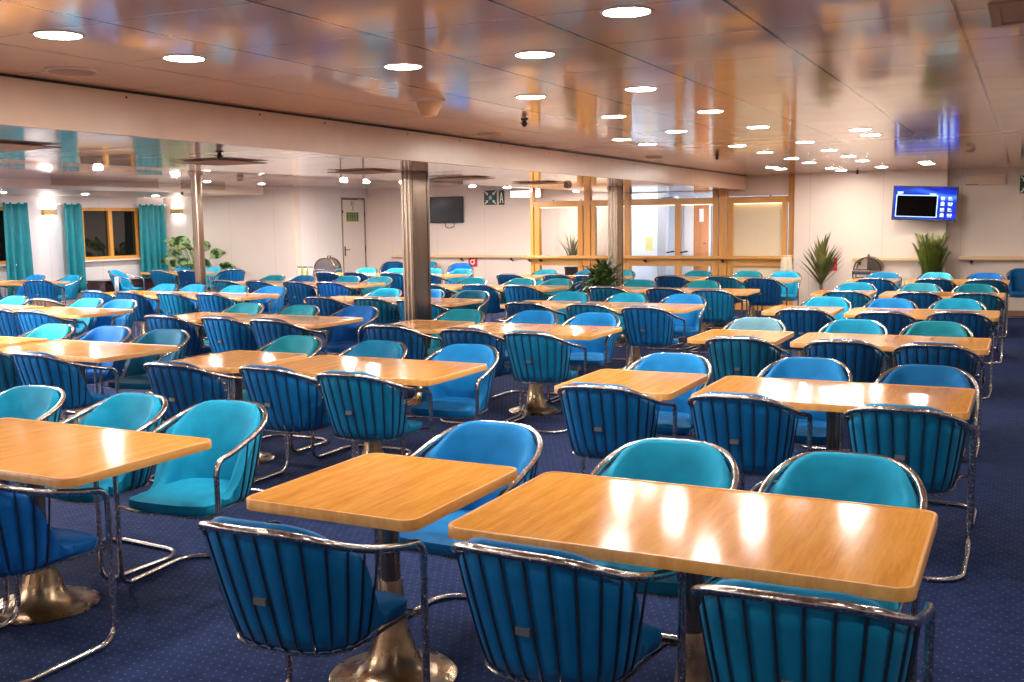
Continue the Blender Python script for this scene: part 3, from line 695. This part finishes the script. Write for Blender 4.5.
# ------------------------------------------------------------------ tub chair prototype
LX, LY = .28, .225
def zrim(y):
    K = [(-.34,.802),(-.318,.798),(-.29,.785),(-.25,.765),(-.20,.742),(-.14,.720),(-.06,.694),(.02,.675),(.10,.658),(.16,.651),(.30,.648)]
    if y <= K[0][0]: return K[0][1]
    for (a, za), (c, zc) in zip(K, K[1:]):
        if y <= c: return lerp(za, zc, (y-a)/(c-a))
    return K[-1][1]
def hz(z): return max(0, min(1, (z-.40)/.41))
def wz(z): return .214 + .068*hz(z)**.75
def ybz(z): return -(.200 + .128*hz(z)**.9)
YM, YF = .0, .10
def plan_raw(t, z):      # t 0..1 along the U at height z
    w, yb = wz(z), ybz(z); a, bq = .10, .90
    if t < a: return (-w, lerp(YF, YM, t/a))
    if t > bq: return (w, lerp(YM, YF, (t-bq)/(1-bq)))
    th = PI + PI*(t-a)/(bq-a); e = .70
    c, s = math.cos(th), math.sin(th)
    return (w*math.copysign(abs(c)**e, c), YM + (YM-yb)*math.copysign(abs(s)**e, s))
TT = [i/800 for i in range(801)]; acc = [0]
for i in range(800):
    p, q = plan_raw(TT[i], .7), plan_raw(TT[i+1], .7); acc.append(acc[-1]+math.hypot(p[0]-q[0], p[1]-q[1]))
def reparam(s):
    L = s*acc[-1]; lo = 0
    import bisect
    i = min(799, max(0, bisect.bisect_right(acc, L)-1)); d = acc[i+1]-acc[i]
    return TT[i] + (L-acc[i])/d/800 if d > 0 else TT[i]
def plan(s, z):
    return plan_raw(reparam(s), z)
def outn(s, z):
    e = .004; p, q = plan(max(0,s-e), z), plan(min(1,s+e), z)
    t = Vector((q[0]-p[0], q[1]-p[1])); t.normalize(); return Vector((t.y, -t.x))
NCH = 17
def ztop(y): return lerp(zrim(y)-.012+.026*smooth((-.10-y)/.18), .445, smooth((y+.13)/.21))
def rimz(s):
    z = .74
    for _ in range(4): z = zrim(plan(s, z)[1])
    return z
def chair_protos():
    out = {}
    # upholstered back shell
    NS = NCH*6; G = []
    for i in range(NS+1):
        s = i/NS; z = .74
        for _ in range(5): z = ztop(plan(s, z)[1])
        zt = z; puff = .0085*abs(math.sin(PI*s*NCH))**.7 - .004
        prof = []
        for j in range(10):
            zz = lerp(.405, zt-.010, (j/9)); x, y = plan(s, zz); n = outn(s, zz); zr_ = zrim(y)
            fade = min(1, j/1.5) if j < 2 else (1 if j < 9 else .5)
            push = .024*smooth((zz-zr_+.035)/.035); prof.append((x+n.x*(puff*fade-push), y+n.y*(puff*fade-push), zz))
        th = lerp(.046, .03, smooth((plan(s,.7)[1]+.10)/.2))
        x, y = plan(s, zt); n = outn(s, zt)
        o_ = .024; th2 = max(.02, th+.012-o_)
        for f, dz in ((.15,.003),(.5,.009),(.85,.003)): prof.append((x-n.x*(o_+th2*f), y-n.y*(o_+th2*f), zt+dz-.006))
        for j in range(8):
            zz = lerp(zt-.010, .42, j/7); x, y = plan(s, zz); n = outn(s, zz)
            tt = th + .012 + .010*math.sin(PI*j/7)
            prof.append((x-n.x*tt, y-n.y*tt, zz))
        x, y = plan(s, .405); n = outn(s, .405); prof.append((x-n.x*.05, y-n.y*.05, .398))
        G.append(prof)
    m = MB(); np_ = len(G[0])
    V = [p for r in G for p in r]; Fc = []
    for i in range(NS):
        for k in range(np_):
            k2 = (k+1) % np_; Fc.append((i*np_+k, (i+1)*np_+k, (i+1)*np_+k2, i*np_+k2))
    Fc.append(tuple(range(np_))); Fc.append(tuple(NS*np_+k for k in range(np_-1,-1,-1)))
    m.add(V, Fc); out['backrest'] = m.mesh('backrest', True, 60)
    # seat cushion
    m = MB(); N = 44; out_pts = []
    for i in range(N+1):
        x, y = plan(i/N, .405); n = outn(i/N, .405); out_pts.append((x-n.x*.006, y-n.y*.006))
    fr = [(.224,.14),(.228,.195),(.212,.228),(.15,.246),(.07,.253),(0,.255),(-.07,.253),(-.15,.246),(-.212,.228),(-.228,.195),(-.224,.14)]
    ring = out_pts + fr; cx, cy = 0, .03; lay = [(.55,.378),(.86,.380),(.965,.392),(1.0,.415),(.995,.435),(.95,.452),(.80,.461),(.45,.463),(.15,.462)]
    rows = [[(cx+(x-cx)*k, cy+(y-cy)*k, z + (.0 if z < .45 else -.012*smooth((y-.06)/.2) - .006)) for x, y in ring] for k, z in lay]
    n = len(ring); V = [p for r in rows for p in r]; Fc = []
    for i in range(len(rows)-1):
        for k in range(n): Fc.append((i*n+k, i*n+(k+1)%n, (i+1)*n+(k+1)%n, (i+1)*n+k))
    Fc.append(tuple(range(n-1,-1,-1))); Fc.append(tuple((len(rows)-1)*n+k for k in range(n)))
    m.add(V, Fc); out['seat'] = m.mesh('seat', True, 60)
    # tubes
    def arc(c, u, v, r, n=5): return [Vector(c)+Vector(u)*r*math.cos(PI/2*k/n)+Vector(v)*r*math.sin(PI/2*k/n) for k in range(n+1)]
    def half(sg):
        P = [Vector((sg*LX, LY, .575))]
        P += arc((sg*LX, LY-.065, .583), (0,1,0), (0,0,1), .065)
        return P
    left = half(-1); mid = []
    for i in range(0, 49):
        s = i/48; z = rimz(s); x, y = plan(s, z); k = smooth((y+.08)/.18); n_ = outn(s, z)
        x2 = lerp(x+n_.x*.004, math.copysign(LX, x), k) if abs(x) > .1 else x + n_.x*.004
        mid.append(Vector((x2, y+n_.y*.004*(1-k), z)))
    m = MB(); m.tube(left + mid + half(1)[::-1], .0135, 10); out['arm_rail'] = m.mesh('arm_rail', True)
    for sg in (-1, 1):
        m = MB(); P = [Vector((sg*LX, LY, .585)), Vector((sg*LX, LY, .30)), Vector((sg*LX, LY, .085))]
        P += arc((sg*LX, LY-.07, .0835), (0,1,0), (0,0,-1), .07)[1:]
        m.tube(P, .0125, 10); out['leg_%d' % sg] = m.mesh('leg', True)
    m = MB(); P = [Vector((-LX, LY-.06, .0135)), Vector((-LX, -.15, .0135))]
    P += [Vector((-LX+.13-.13*math.cos(PI/2*k/6), -.15-.13*math.sin(PI/2*k/6), .0135)) for k in range(1,7)]
    P += [Vector((-p.x, p.y, p.z)) for p in P[::-1]]
    m.tube(P, .0125, 10); out['floor_runner'] = m.mesh('floor_runner', True)
    # wires
    m = MB()
    for k in range(NCH+1):
        s = k/NCH; zr = rimz(s); P = []
        if plan(s, .7)[1] > -.03: continue
        for j in range(8):
            zz = lerp(zr, .405, j/7); x, y = plan(s, zz); n = outn(s, zz); o = .0035
            P.append((x+n.x*o, y+n.y*o, zz))
        x, y = plan(s, .405); n = outn(s, .405); P.append((x-n.x*.02, y-n.y*.02, .386)); P.append((x-n.x*.07, y-n.y*.07, .378))
        m.tube(P, .0042, 5)
    out['wire_cage'] = m.mesh('wire_cage', True)
    m = MB(); P = [Vector((-LX, LY, .392)), Vector((-.235, .205, .390))]
    for i in range(0, 41):
        x, y = plan(i/40, .405); n = outn(i/40, .405); P.append(Vector((x+n.x*.003, y+n.y*.003, .388)))
    P += [Vector((.235, .205, .390)), Vector((LX, LY, .392))]
    m.tube(P, .0065, 6); m.tube([(-LX, LY, .392), (-.14, .245, .385), (.14, .245, .385), (LX, LY, .392)], .0075, 6)
    out['seat_frame'] = m.mesh('seat_frame', True)
    x, y = plan(.5, .565); m = MB(); m.box(-.022,.022, y-.012, y+.004, .553, .575); out['tag_plate'] = m.mesh('tag_plate', False)
    return out
CP = chair_protos()
MATS = dict(arm_rail='chrome', leg_1='chrome', floor_runner='chrome', wire_cage='wire', seat_frame='chrome', tag_plate='tag'); MATS['leg_-1'] = 'chrome'
for k, me in CP.items(): me.materials.append(M.get(MATS.get(k, ''), M['fab_t']))
PARTS = ['seat','backrest','arm_rail','leg_-1','leg_1','floor_runner','wire_cage','seat_frame','tag_plate']
def place_chair(x, y, rz, code, label, group):
    r = tag(empty('tub_chair', (x, y, 0), rz), label, 'chair', group)
    for k in PARTS:
        o = bpy.data.objects.new('leg' if k.startswith('leg') else k, CP[k]); COL.objects.link(o); o.parent = r
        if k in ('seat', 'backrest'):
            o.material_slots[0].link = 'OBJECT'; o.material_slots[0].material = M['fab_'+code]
    return r

# ------------------------------------------------------------------ layout
S_ = 1.17
ROWS = {'R': [2.98, 5.215, 7.425, 9.61, 11.87, 14.24], 'M': [2.935, 5.165, 7.35, 9.58, 11.84, 14.21], 'L': [0, 5.21, 7.385, 9.59, 11.86, 14.2], 'K': [0, 0, 7.41, 9.64, 11.88, 14.2]}
BANK = {'R': (-.19, -1.455, 'aisle bank'), 'M': (-2.725, -3.99, 'bank before pillars'), 'L': (-5.11, -6.375, 'bank past pillars'), 'K': (-7.85, -9.11, 'bank near slim pole')}
# per row: near chairs (small, long-a, long-b), far chairs; '-' = none; a tuple gives (code, dx, dy, turn)
LAY = {
 'R0': ([('b',.05,-.14,.05), ('b',.04,-.02,-.03), ('k',.08,-.05,.02)], [('a',.03,.02,-.05), ('t',.03,-.04,.03), ('t',.00,-.02,0)]),
 'R1': ([('b',.03,.0,0), ('b',-.06,-.03,.02), ('k',.06,-.08,-.02)], [('a',.05,-.09,.03), ('a',.04,-.02,0), ('b',.06,-.12,0)]),
 'R2': ([('d',.16,-.12,0), ('n',.04,-.08,.03), ('n',.0,-.10,0)], [('p',-.03,-.09,.0), ('t',-.06,.0,0), ('g',-.09,.03,0)]),
 'R3': ([('n',.12,-.08,0), ('n',.05,-.2,0), ('n',.0,.0,0)], [('t',.12,-.03,0), ('a',-.05,-.08,0), ('t',-.08,.06,0)]),
 'R4': ([('k',.12,-.12,0), ('n',.08,-.10,.02), ('d',.04,-.10,0)], [('t',.04,0,0), ('l',.0,.02,0), ('g',-.02,.0,0)]),
 'R5': ([('b',.10,-.15,0), ('n',.05,-.05,0), ('d',.04,-.10,0)], [('k',.06,.0,0), ('l',-.02,.05,0), ('r',.0,.05,0)]),
 'M0': ([('k',0,0,0), ('k',0,0,0), ('r',.0,-.02,.02)], [('t',.22,.02,.05), ('t',.08,.05,-.05), ('t',.06,.06,.10)]),
 'M1': ([('n',.10,-.10,.08), ('b',.0,-.02,-.04), ('k',-.05,-.05,.02)], [('g',-.03,.0,0), ('k',-.05,-.08,0), ('a',.02,-.05,.08)]),
 'M2': ([('n',.07,-.10,.05), ('n',.04,-.16,.03), ('k',.0,-.22,-.02)], [('g',.02,.0,0), ('a',-.05,.05,0), ('a',-.08,.02,0)]),
 'M3': ([('n',.14,-.10,0), ('k',.03,-.10,0), ('b',.06,-.28,0)], [('t',.05,.05,0), ('t',-.03,.0,0), ('a',.0,.0,.05)]),
 'M4': ([('d',.0,0,0), ('n',.0,-.05,0), ('k',.0,-.25,0)], [('g',.0,.05,0), ('g',.1,.05,0), None]),
 'M5': ([('n',.0,0,0), ('d',.0,-.05,0), ('n',.0,-.30,0)], [('g',.05,.05,0), ('g',.05,.05,0), ('t',.02,.0,.05)]),
 'L1': ([('d',.1,0,0), ('d',.0,0,0), ('b',.04,-.10,0)], [('g',.0,0,.05), ('r',-.16,.02,.06), ('d',-.12,-.02,.10)]),
 'L2': ([('n',.15,-.05,.05), ('b',.02,.0,0), ('n',.0,-.05,0)], [('g',.02,.0,0), ('g',.0,-.08,0), ('r',.05,-.02,.05)]),
 'L3': ([('n',.15,-.05,0), ('d',.0,.0,0), ('k',.0,-.10,.02)], [('t',.18,0,0), ('a',.0,.0,0), ('d',.04,-.08,.08)]),
 'L4': ([('d',.1,-.10,0), ('b',.0,.0,0), ('b',.0,-.02,0)], [('g',.05,.0,0), ('g',.05,.0,0), ('g',.0,.0,0)]),
 'L5': ([('n',.0,-.05,0), ('d',.0,.0,0), ('n',-.05,-.15,0)], [('g',.05,0,0), ('k',.05,.0,0), ('g',.0,.0,0)]),
 'K2': ([('n',.0,0,0), ('n',.0,0,0), ('n',.0,0,0), ('b',.0,-.10,.05)], [('t',.0,0,0), ('w',.05,.36,PI), ('t',-.15,.0,0), ('a',-.16,-.05,.10)]),
 'K3': ([('b',.0,0,0), ('n',.0,0,0), ('k',.0,-.05,0), ('b',.0,.0,.03)], [('a',-.05,.05,0), ('a',-.1,.05,0), ('t',-.12,.0,0), ('a',-.05,-.02,.08)]),
 'K4': ([('d',.05,-.05,0), ('n',.05,.0,0), ('n',.0,-.05,0), ('r',-.02,-.02,.02)], [('g',-.07,0,0), ('b',-.07,.0,0), ('t',.0,.0,0), ('l',.0,.0,.05)]),
 'K5': ([('n',.0,0,0), ('n',.0,.0,0), ('b',.0,-.05,0), ('n',.0,.0,0)], [('t',.0,0,0), ('t',.05,.0,0), ('t',.02,.0,0), ('t',.02,.0,0)]),
}
def ordn(i): return ORD[i]
for key, (near, far) in LAY.items():
    bk, ri = key[0], int(key[1]); dx, sx, nm = BANK[bk]
    yb = ROWS[bk][ri]*S_; yf = yb - DEP; cy = (yb+yf)/2
    first = {'R':0,'M':0,'L':1,'K':2}[bk]; rown = '%s row of the %s' % (ordn(ri-first), nm)
    rs = '%s row, %s' % (ordn(ri-first), nm)
    dR = dx*S_; dL = dR - WD; sR = sx*S_ - .005
    if bk == 'K':
        place_table('D', dR-WD/2, cy, 'long oak pedestal table, aisle half, %s' % rown, 'long oak tables')
        place_table('D', sR-WD/2, cy, 'long oak pedestal table, window half, %s' % rown, 'long oak tables')
        xs = [sR-WD+.40, sR-.34, dL+.40, dR-.34]; seat = ['window end seat','second from window','second from aisle','aisle end seat']
    else:
        place_table('D', dR-WD/2, cy, 'long honey oak pedestal table, %s' % rown, 'long oak tables')
        place_table('S', sR-WS/2, cy, 'small squarish oak pedestal table, %s' % rown, 'small oak tables')
        xs = [sR-WS/2, dL+.38, dR-.33]; seat = ['small table','long table inner seat','long table outer seat']
    for side, L in ((0, near), (1, far)):
        for i, c in enumerate(L):
            if c is None: continue
            code, ax, ay, tr = c
            y = yf + .015 + ay if side == 0 else yb + .09 + ay
            lab = '%s tub chair %s, %s, %s' % (FAB[code][0], 'facing us' if side and abs(tr) < 2 else 'turned round' if side else 'back turned', seat[i], rs)
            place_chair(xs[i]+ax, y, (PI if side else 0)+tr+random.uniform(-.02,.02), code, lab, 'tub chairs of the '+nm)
# window-side tables
for j, (xr, yb, ext, near, far, nm) in enumerate((
   (-15.27, 12.98, 1, [('b',-1.05,-.02,.0), ('b',.12,.08,.55)], [('a',-1.35,0,0), ('t',-.45,.05,0)], 'window-side table by the near curtain'),
   (-15.25, 16.62, 0, [('k',-.52,-.05,0), ('n',.12,.05,.1), ('b',.66,.50,.95)], [('t',-1.12,-.10,0), ('l',-.28,-.08,0)], 'window-side table before the broad-leaved plant'))):
    place_table('D', xr-WD/2, yb-DEP/2, 'long honey oak pedestal table, '+nm, 'long oak tables')
    if ext: place_table('S', xr-WD-.09-WS/2, yb-DEP/2, 'small squarish honey oak table, '+nm, 'small oak tables')
    for side, L in ((0, near), (1, far)):
        for i, (code, ax, ay, tr) in enumerate(L):
            y = yb-DEP+.015+ay if side == 0 else yb+.11+ay
            place_chair(xr+ax, y, (PI if side else 0)+tr, code, '%s tub chair %s, %s%s' % (FAB[code][0], 'facing us' if side else 'back turned', nm, ', at its end' if tr > .3 else ''), 'tub chairs by the windows')
place_chair(-16.42, 15.32, -PI/2+.35, 't', 'turquoise tub chair seen sideways with a white cloth on its arm', 'tub chairs by the windows')
m = MB(); m.grid([[(-.05+.1*u/4, .012*math.sin(u*2)+dy, dz) for u in range(5)] for dy, dz in ((-.03,-.30),(-.028,-.12),(-.02,.01),(0,.018),(.02,.01),(.028,-.10))])
cl = m.build('white_cloth', plain('white_cloth', srgb(238,236,236), .9), loc=(-16.39, 15.05, .672), angle=180); s = cl.modifiers.new('thick','SOLIDIFY'); s.thickness = .005
tag(cl, 'white cloth hanging over the sideways chair arm by the window', 'cloth')
place_chair(-.02, 18.35, PI+.1, 'n', 'navy blue tub chair facing us against the far right wall', 'tub chairs against the walls')
place_chair(-12.15, 19.85, PI-.05, 't', 'turquoise tub chair facing us against the wall below the dark television', 'tub chairs against the walls')
place_chair(-12.90, 19.78, PI+.5, 'n', 'navy tub chair mostly behind the near pillar, against the wall', 'tub chairs against the walls')
place_chair(-10.75, 19.1, PI+.45, 'r', 'royal blue tub chair turned at an angle by the red sign', 'tub chairs against the walls')

# ------------------------------------------------------------------ plants
M['soil'] = plain('soil', (.03,.02,.015,1), .95)
M['pot_w'] = plain('white_pot', (.72,.68,.62,1), .35); M['pot_d'] = plain('dark_pot', (.04,.035,.03,1), .4)
def leafmat(name, c1, c2, scale=4):
    t = NT(name); n = t.noise(t.coord(), scale, 3)
    t.link(t.ramp(n, [(.35, c1), (.65, c2)]), t.b.inputs['Base Color']); t.set(Roughness=.42); return t.m
def pot(r, rad, h, mat):
    m = MB(); m.lathe([(rad*.72,0),(rad*.78,.02),(rad,h-.03),(rad*1.05,h-.03),(rad*1.05,h),(rad*.93,h),(rad*.9,h-.04)], 28); m.build('pot', mat, r)
    m = MB(); m.lathe([(rad*.9,h-.06),(rad*.88,h-.035),(.02,h-.03)], 20); m.build('soil', M['soil'], r)
def leaf(m, base, az, el, L, W, droop, n=7, fold=.25, prof=None, roll=0):
    # curved strip leaf: starts at base heading (az, el), bends down by droop radians along its length
    p = Vector(base); pts = []
    side = Vector((-math.sin(az), math.cos(az), 0))
    for i in range(n+1):
        t = i/n; e = el - droop*t*t
        pts.append((p.copy(), e)); p = p + Vector((math.cos(az)*math.cos(e), math.sin(az)*math.cos(e), math.sin(e)))*(L/n)
    V = []; Fc = []
    for i, (q, e) in enumerate(pts):
        t = i/n; w = W*(prof(t) if prof else (math.sin(PI*min(1,.12+t*.9))**.7 if t < .98 else .02))
        nn = Vector((-math.cos(az)*math.sin(e), -math.sin(az)*math.sin(e), math.cos(e)))
        sd = side*math.cos(roll)+nn*math.sin(roll); n2 = nn*math.cos(roll)-side*math.sin(roll)
        V += [q+sd*w+n2*w*fold, q, q-sd*w+n2*w*fold]
    for i in range(n):
        a = i*3; Fc += [(a,a+1,a+4,a+3),(a+1,a+2,a+5,a+4)]
    m.add(V, Fc)
rnd = random.Random(3)
# spiky yucca palm
r = tag(empty('yucca_palm', (-3.17, 18.25, 0)), 'spiky sword-leaved palm on a thin trunk by the red sign', 'plant')
pot(r, .17, .30, M['pot_d'])
m = MB(); m.tube(catmull([(0,0,.26),(.01,0,.42),(-.005,.01,.60),(0,0,.86)]), .028, 8); m.build('trunk', plain('brown_trunk', (.16,.10,.05,1), .9, noise=.2), r)
m = MB()
for i in range(50):
    t = i/50; leaf(m, (0,0,.52+.30*t+rnd.uniform(-.03,.03)), rnd.uniform(0,2*PI), .80+.74*t*rnd.uniform(.75,1), rnd.uniform(.52,.70), .034, rnd.uniform(.0,.35), 5, .3, lambda t: (1-t)**.7*(.55+.9*min(1,t*3)))
m.build('foliage', leafmat('yucca_leaf', (.045,.065,.018,1), (.22,.21,.06,1), 5), r, angle=180)
# feathery areca palm
r = tag(empty('areca_palm', (-1.41, 18.18, 0)), 'feathery green palm below the lit blue screen', 'plant')
pot(r, .17, .32, M['pot_d'])
st = MB(); fo = MB()
for i in range(46):
    az = rnd.uniform(0,2*PI); el = rnd.uniform(1.40,1.57); L = rnd.uniform(.78,1.16); p = Vector((rnd.uniform(-.06,.06),rnd.uniform(-.06,.06),.28)); P = [p.copy()]; es = []
    for k in range(10):
        e = el - .32*(k/9)**2; es.append(e); p = p + Vector((math.cos(az)*math.cos(e), math.sin(az)*math.cos(e), math.sin(e)))*(L/10); P.append(p.copy())
    st.tube(P, .007, 5)
    for k in range(8, 41):
        t = k/40; q = P[min(9,int(t*10))].lerp(P[min(10,int(t*10)+1)], t*10-int(t*10))
        for sg in (-1, 1):
            leaf(fo, q, az+sg*(1.25-.35*t), .30+.35*t, 0.18*(1.1-.3*t), .016, .7, 4, .15, lambda t: max(.05,1-t))
st.build('stems', plain('palm_stem', (.22,.26,.08,1), .6), r); fo.build('fronds', leafmat('areca_leaf', (.16,.22,.04,1), (.50,.54,.16,1), 9), r, angle=180)
# bushy strap-leaved plant by the pillar
r = tag(empty('bushy_plant', (-5.76, 14.60, 0)), 'bushy drooping green plant beside the farther steel pillar', 'plant')
pot(r, .19, .45, M['pot_d'])
m = MB()
for i in range(170):
    leaf(m, (rnd.uniform(-.07,.07),rnd.uniform(-.07,.07),.43+rnd.uniform(0,.36)), rnd.uniform(0,2*PI), rnd.uniform(.35,1.45), rnd.uniform(.34,.60), rnd.uniform(.028,.045), rnd.uniform(1.2,2.4), 7, .2)
m.build('foliage', leafmat('bush_leaf', (.020,.055,.014,1), (.12,.19,.045,1), 7), r, angle=180)
# spiky plant behind the glass
r = tag(empty('dracaena_plant', (-8.40, 19.62, 0)), 'spiky plant standing behind the glass partition', 'plant')
pot(r, .16, .74, M['pot_d'])
m = MB()
for i in range(46):
    leaf(m, (rnd.uniform(-.03,.03),rnd.uniform(-.03,.03),.76+rnd.uniform(0,.14)), rnd.uniform(0,2*PI), rnd.uniform(.75,1.45), rnd.uniform(.52,.74), .018, rnd.uniform(.2,.9), 5, .25, lambda t: (1-t)**.6)
m.build('foliage', leafmat('dracaena_leaf', (.10,.12,.04,1), (.30,.30,.13,1), 6), r, angle=180)
# broad-leaved plant by the end wall
r = tag(empty('broad_leaved_plant', (-16.32, 17.15, 0)), 'broad-leaved plant with pale-veined leaves behind the slim pole', 'plant')
pot(r, .20, .45, M['pot_w'])
stm = MB(); fo = MB()
t = NT('variegated_leaf'); n = t.noise(t.coord(), 7, 3)
t.link(t.ramp(n, [(.38, (.025,.075,.02,1)), (.47, (.14,.27,.06,1)), (.54, (.55,.70,.38,1))]), t.b.inputs['Base Color']); t.set(Roughness=.35)
SPEC = [(PI,.95,.75,.30),(PI-.3,.55,.62,.26),(0,.9,.85,.30),(.15,.55,.78,.30),(-.4,.75,.7,.26),(-PI/2,1.38,.85,.24),(-PI/2-.5,1.3,.9,.26),(-2.4,.9,.6,.26),(-.9,1.15,.62,.26),(-2.2,1.25,.95,.28),(-.7,1.28,.95,.28),(PI-.12,1.05,.95,.28),(-2.8,1.15,.8,.26),(-.2,1.2,.9,.26),(-1.2,1.42,.85,.26),(-1.9,1.40,.95,.26),(PI+.25,.4,.55,.26),(-1.4,1.2,.4,.22),(-1.9,1.25,.45,.22)]
for az, el, L, ll in SPEC:
    p0 = Vector((0,0,.42)); P = []; p = p0.copy()
    for k in range(8):
        e = el*1.15 - .35*(k/7); P.append(p.copy()); p = p + Vector((math.cos(az)*math.cos(e), math.sin(az)*math.cos(e), math.sin(e)))*(L/8)
    stm.tube(P, .010, 6)
    leaf(fo, P[-1], az, el*.45+.1, ll*1.55, .125, 1.0, 8, .2, lambda t: max(.03, math.sin(PI*(t**.75)))**.8, roll=(.9 if math.cos(az) < 0 else -.9) if abs(math.cos(az)) > .3 else 0)
stm.build('stems', plain('green_stem', (.22,.34,.10,1), .5), r); fo.build('leaves', t.m, r, angle=180)

# ------------------------------------------------------------------ buffet pieces
M['dark_wood'] = wood('dark_purple_wood', (.05,.022,.026,1), (.075,.034,.036,1), (.11,.055,.05,1), .2, .6, 'y')
def stand(loc, w, d, h, mat, label, cat='sideboard', name='serving_stand'):
    r = tag(empty(name, loc), label, cat)
    m = MB(); m.box(-w/2,w/2,-d/2,d/2,h-.03,h); m.build('stand_top', mat, r, smooth=False, bevel=.006)
    m = MB(); m.box(-w/2+.02,w/2-.02,-d/2+.02,d/2-.02,.08,h-.03); m.build('body', mat, r, smooth=False, bevel=.004)
    for sx in (-1,1):
        m = MB(); m.box(sx*w*.25-w*.23,sx*w*.25+w*.23,-d/2,-d/2+.02,.10,h-.05); dd = m.build('door', mat, r, smooth=False, bevel=.004)
        k = MB(); k.tube([(sx*.03,-d/2,h*.55),(sx*.03,-d/2-.02,h*.55),(sx*.03,-d/2-.02,h*.65),(sx*.03,-d/2,h*.65)], .005, 6); k.build('handle', M['chrome'], dd)
    for sx in (-1,1):
        for sy in (-1,1):
            m = MB(); m.box(sx*(w/2-.05)-.02,sx*(w/2-.05)+.02,sy*(d/2-.05)-.02,sy*(d/2-.05)+.02,0,.08); m.build('foot', M['dark_bracket'], r, smooth=False)
    return r
M['steel_bright'] = plain('polished_steel', (.66,.60,.55,1), .14, 1.0)
M['dish_steel'] = plain('smoked_steel', (.22,.17,.13,1), .22, 1.0)
M['cream_box'] = plain('cream_cupboard', (.76,.62,.50,1), .45)
def chafing(loc, rz, open_, label):
    r = tag(empty('chafing_dish', loc, rz), label, 'chafing dish', 'roll-top serving dishes'); w = .24; d = .19
    m = MB(); m.box(-w,w,-d,d,.10,.17); m.build('water_pan', M['steel_bright'], r, smooth=False, bevel=.012)
    m = MB()
    for sx in (-1,1):
        for sy in (-1,1): m.tube([(sx*(w-.02),sy*(d-.02),.0),(sx*(w-.01),sy*(d-.01),.12)], .012, 8)
    m.tube([(-w+.02,-d+.02,.03),(w-.02,-d+.02,.03),(w-.02,d-.02,.03),(-w+.02,d-.02,.03)], .008, 8, closed=True)
    m.build('legs_frame', M['brass_dark'], r)
    # roll-top lid: half barrel about the y axis, end walls
    m = MB(); n = 20; a0, a1 = (.0, PI) if not open_ else (-.15, PI*.5)
    R0 = .215; G = [[(R0*math.cos(lerp(a0,a1,k/n)), y, .175+R0*.98*max(-.1,math.sin(lerp(a0,a1,k/n)))) for y in (-d+.005, d-.005)] for k in range(n+1)]
    m.grid(G); lid = m.build('roll_top_lid', M['dish_steel'] if open_ else M['steel_bright'], r, angle=60); s = lid.modifiers.new('thick','SOLIDIFY'); s.thickness = .008
    for y in (-d+.008, d-.008):
        m = MB()
        rim = [(R0*.985*math.cos(lerp(a0,a1,k/n)), y, .175+R0*.96*max(-.1,math.sin(lerp(a0,a1,k/n)))) for k in range(n+1)]
        m.add([(0, y, .178)] + rim, [(0,k+1,k+2) for k in range(n)])
        m.build('lid_end_wall', M['dish_steel'] if open_ else M['steel_bright'], r, smooth=False)
    m = MB(); m.tube([(R0*math.cos(PI*k/20), -d, .175+R0*math.sin(PI*k/20)) for k in range(21)], .010, 6); m.build('lid_hoop', M['brass_dark'], r)
    m = MB(); m.tube([(R0*math.cos(PI*k/20), d, .175+R0*math.sin(PI*k/20)) for k in range(21)], .010, 6); m.build('lid_hoop', M['brass_dark'], r)
    ang = a1 if open_ else PI*.45; m = MB(); c, s_ = math.cos(ang), math.sin(ang)
    m.tube([((R0+.0)*c,-.08,.175+R0*s_),((R0+.045)*c,-.08,.175+(R0+.045)*s_),((R0+.045)*c,.08,.175+(R0+.045)*s_),(R0*c,.08,.175+R0*s_)], .009, 6); m.build('lid_handle', M['brass_dark'], r)
    m = MB(); m.box(-w+.03,w-.03,-d+.03,d-.03,.165,.185); m.build('food_pan', M['brass_dark'] if open_ else M['steel_bright'], r, smooth=False)
stand((-2.42, 18.45, 0), .62, .50, .60, M['cream_box'], 'low cream cupboard under the open serving dish', 'cupboard', 'low_cupboard')
chafing((-2.42, 18.42, .607), 0, True, 'open roll-top steel serving dish left of the feathery palm')
stand((-12.95, 17.25, 0), 1.3, .50, .60, M['cream_box'], 'low cream cupboard under the domed serving dish and jars', 'cupboard', 'low_cupboard')
chafing((-12.80, 17.22, .607), .25, False, 'closed domed steel serving dish on the cupboard near the cabin door')
M['jar_glass'] = plain('jar_glass', (.62,.56,.46,1), .1); M['jar_green'] = plain('jar_green', (.42,.52,.22,1), .3)
for i, (x, c, l) in enumerate(((-13.50,'jar_glass','clear glass jar, leftmost of the jars by the domed dish'),(-13.36,'jar_green','greenish jar, second of the jars by the domed dish'),(-13.22,'jar_glass','clear glass jar beside the domed steel dish'))):
    r = tag(empty('glass_jar', (x, 17.2, .60)), l, 'jar', 'jars on the low cupboard')
    m = MB(); m.lathe([(.055,0),(.06,.02),(.062,.16),(.05,.19),(.045,.20)], 20); m.build('jar_body', M[c], r)
    m = MB(); m.lathe([(.05,.198),(.05,.225),(.02,.23)], 20); m.build('lid', M['steel_bright'], r)
stand((-17.06, 15.85, 0), .55, 1.5, .60, M['dark_wood'], 'dark purple-brown low cabinet under the two-pane window', 'cabinet', 'low_cabinet')

# ------------------------------------------------------------------ world, view
w = bpy.data.worlds.new('world'); SC.world = w; w.use_nodes = True
w.node_tree.nodes['Background'].inputs[0].default_value = (.02,.02,.025,1); w.node_tree.nodes['Background'].inputs[1].default_value = 1
SC.view_settings.view_transform = 'Standard'; SC.view_settings.look = 'None'
SC.view_settings.gamma = 1; SC.view_settings.use_curve_mapping = False
SC.view_settings.exposure = .88
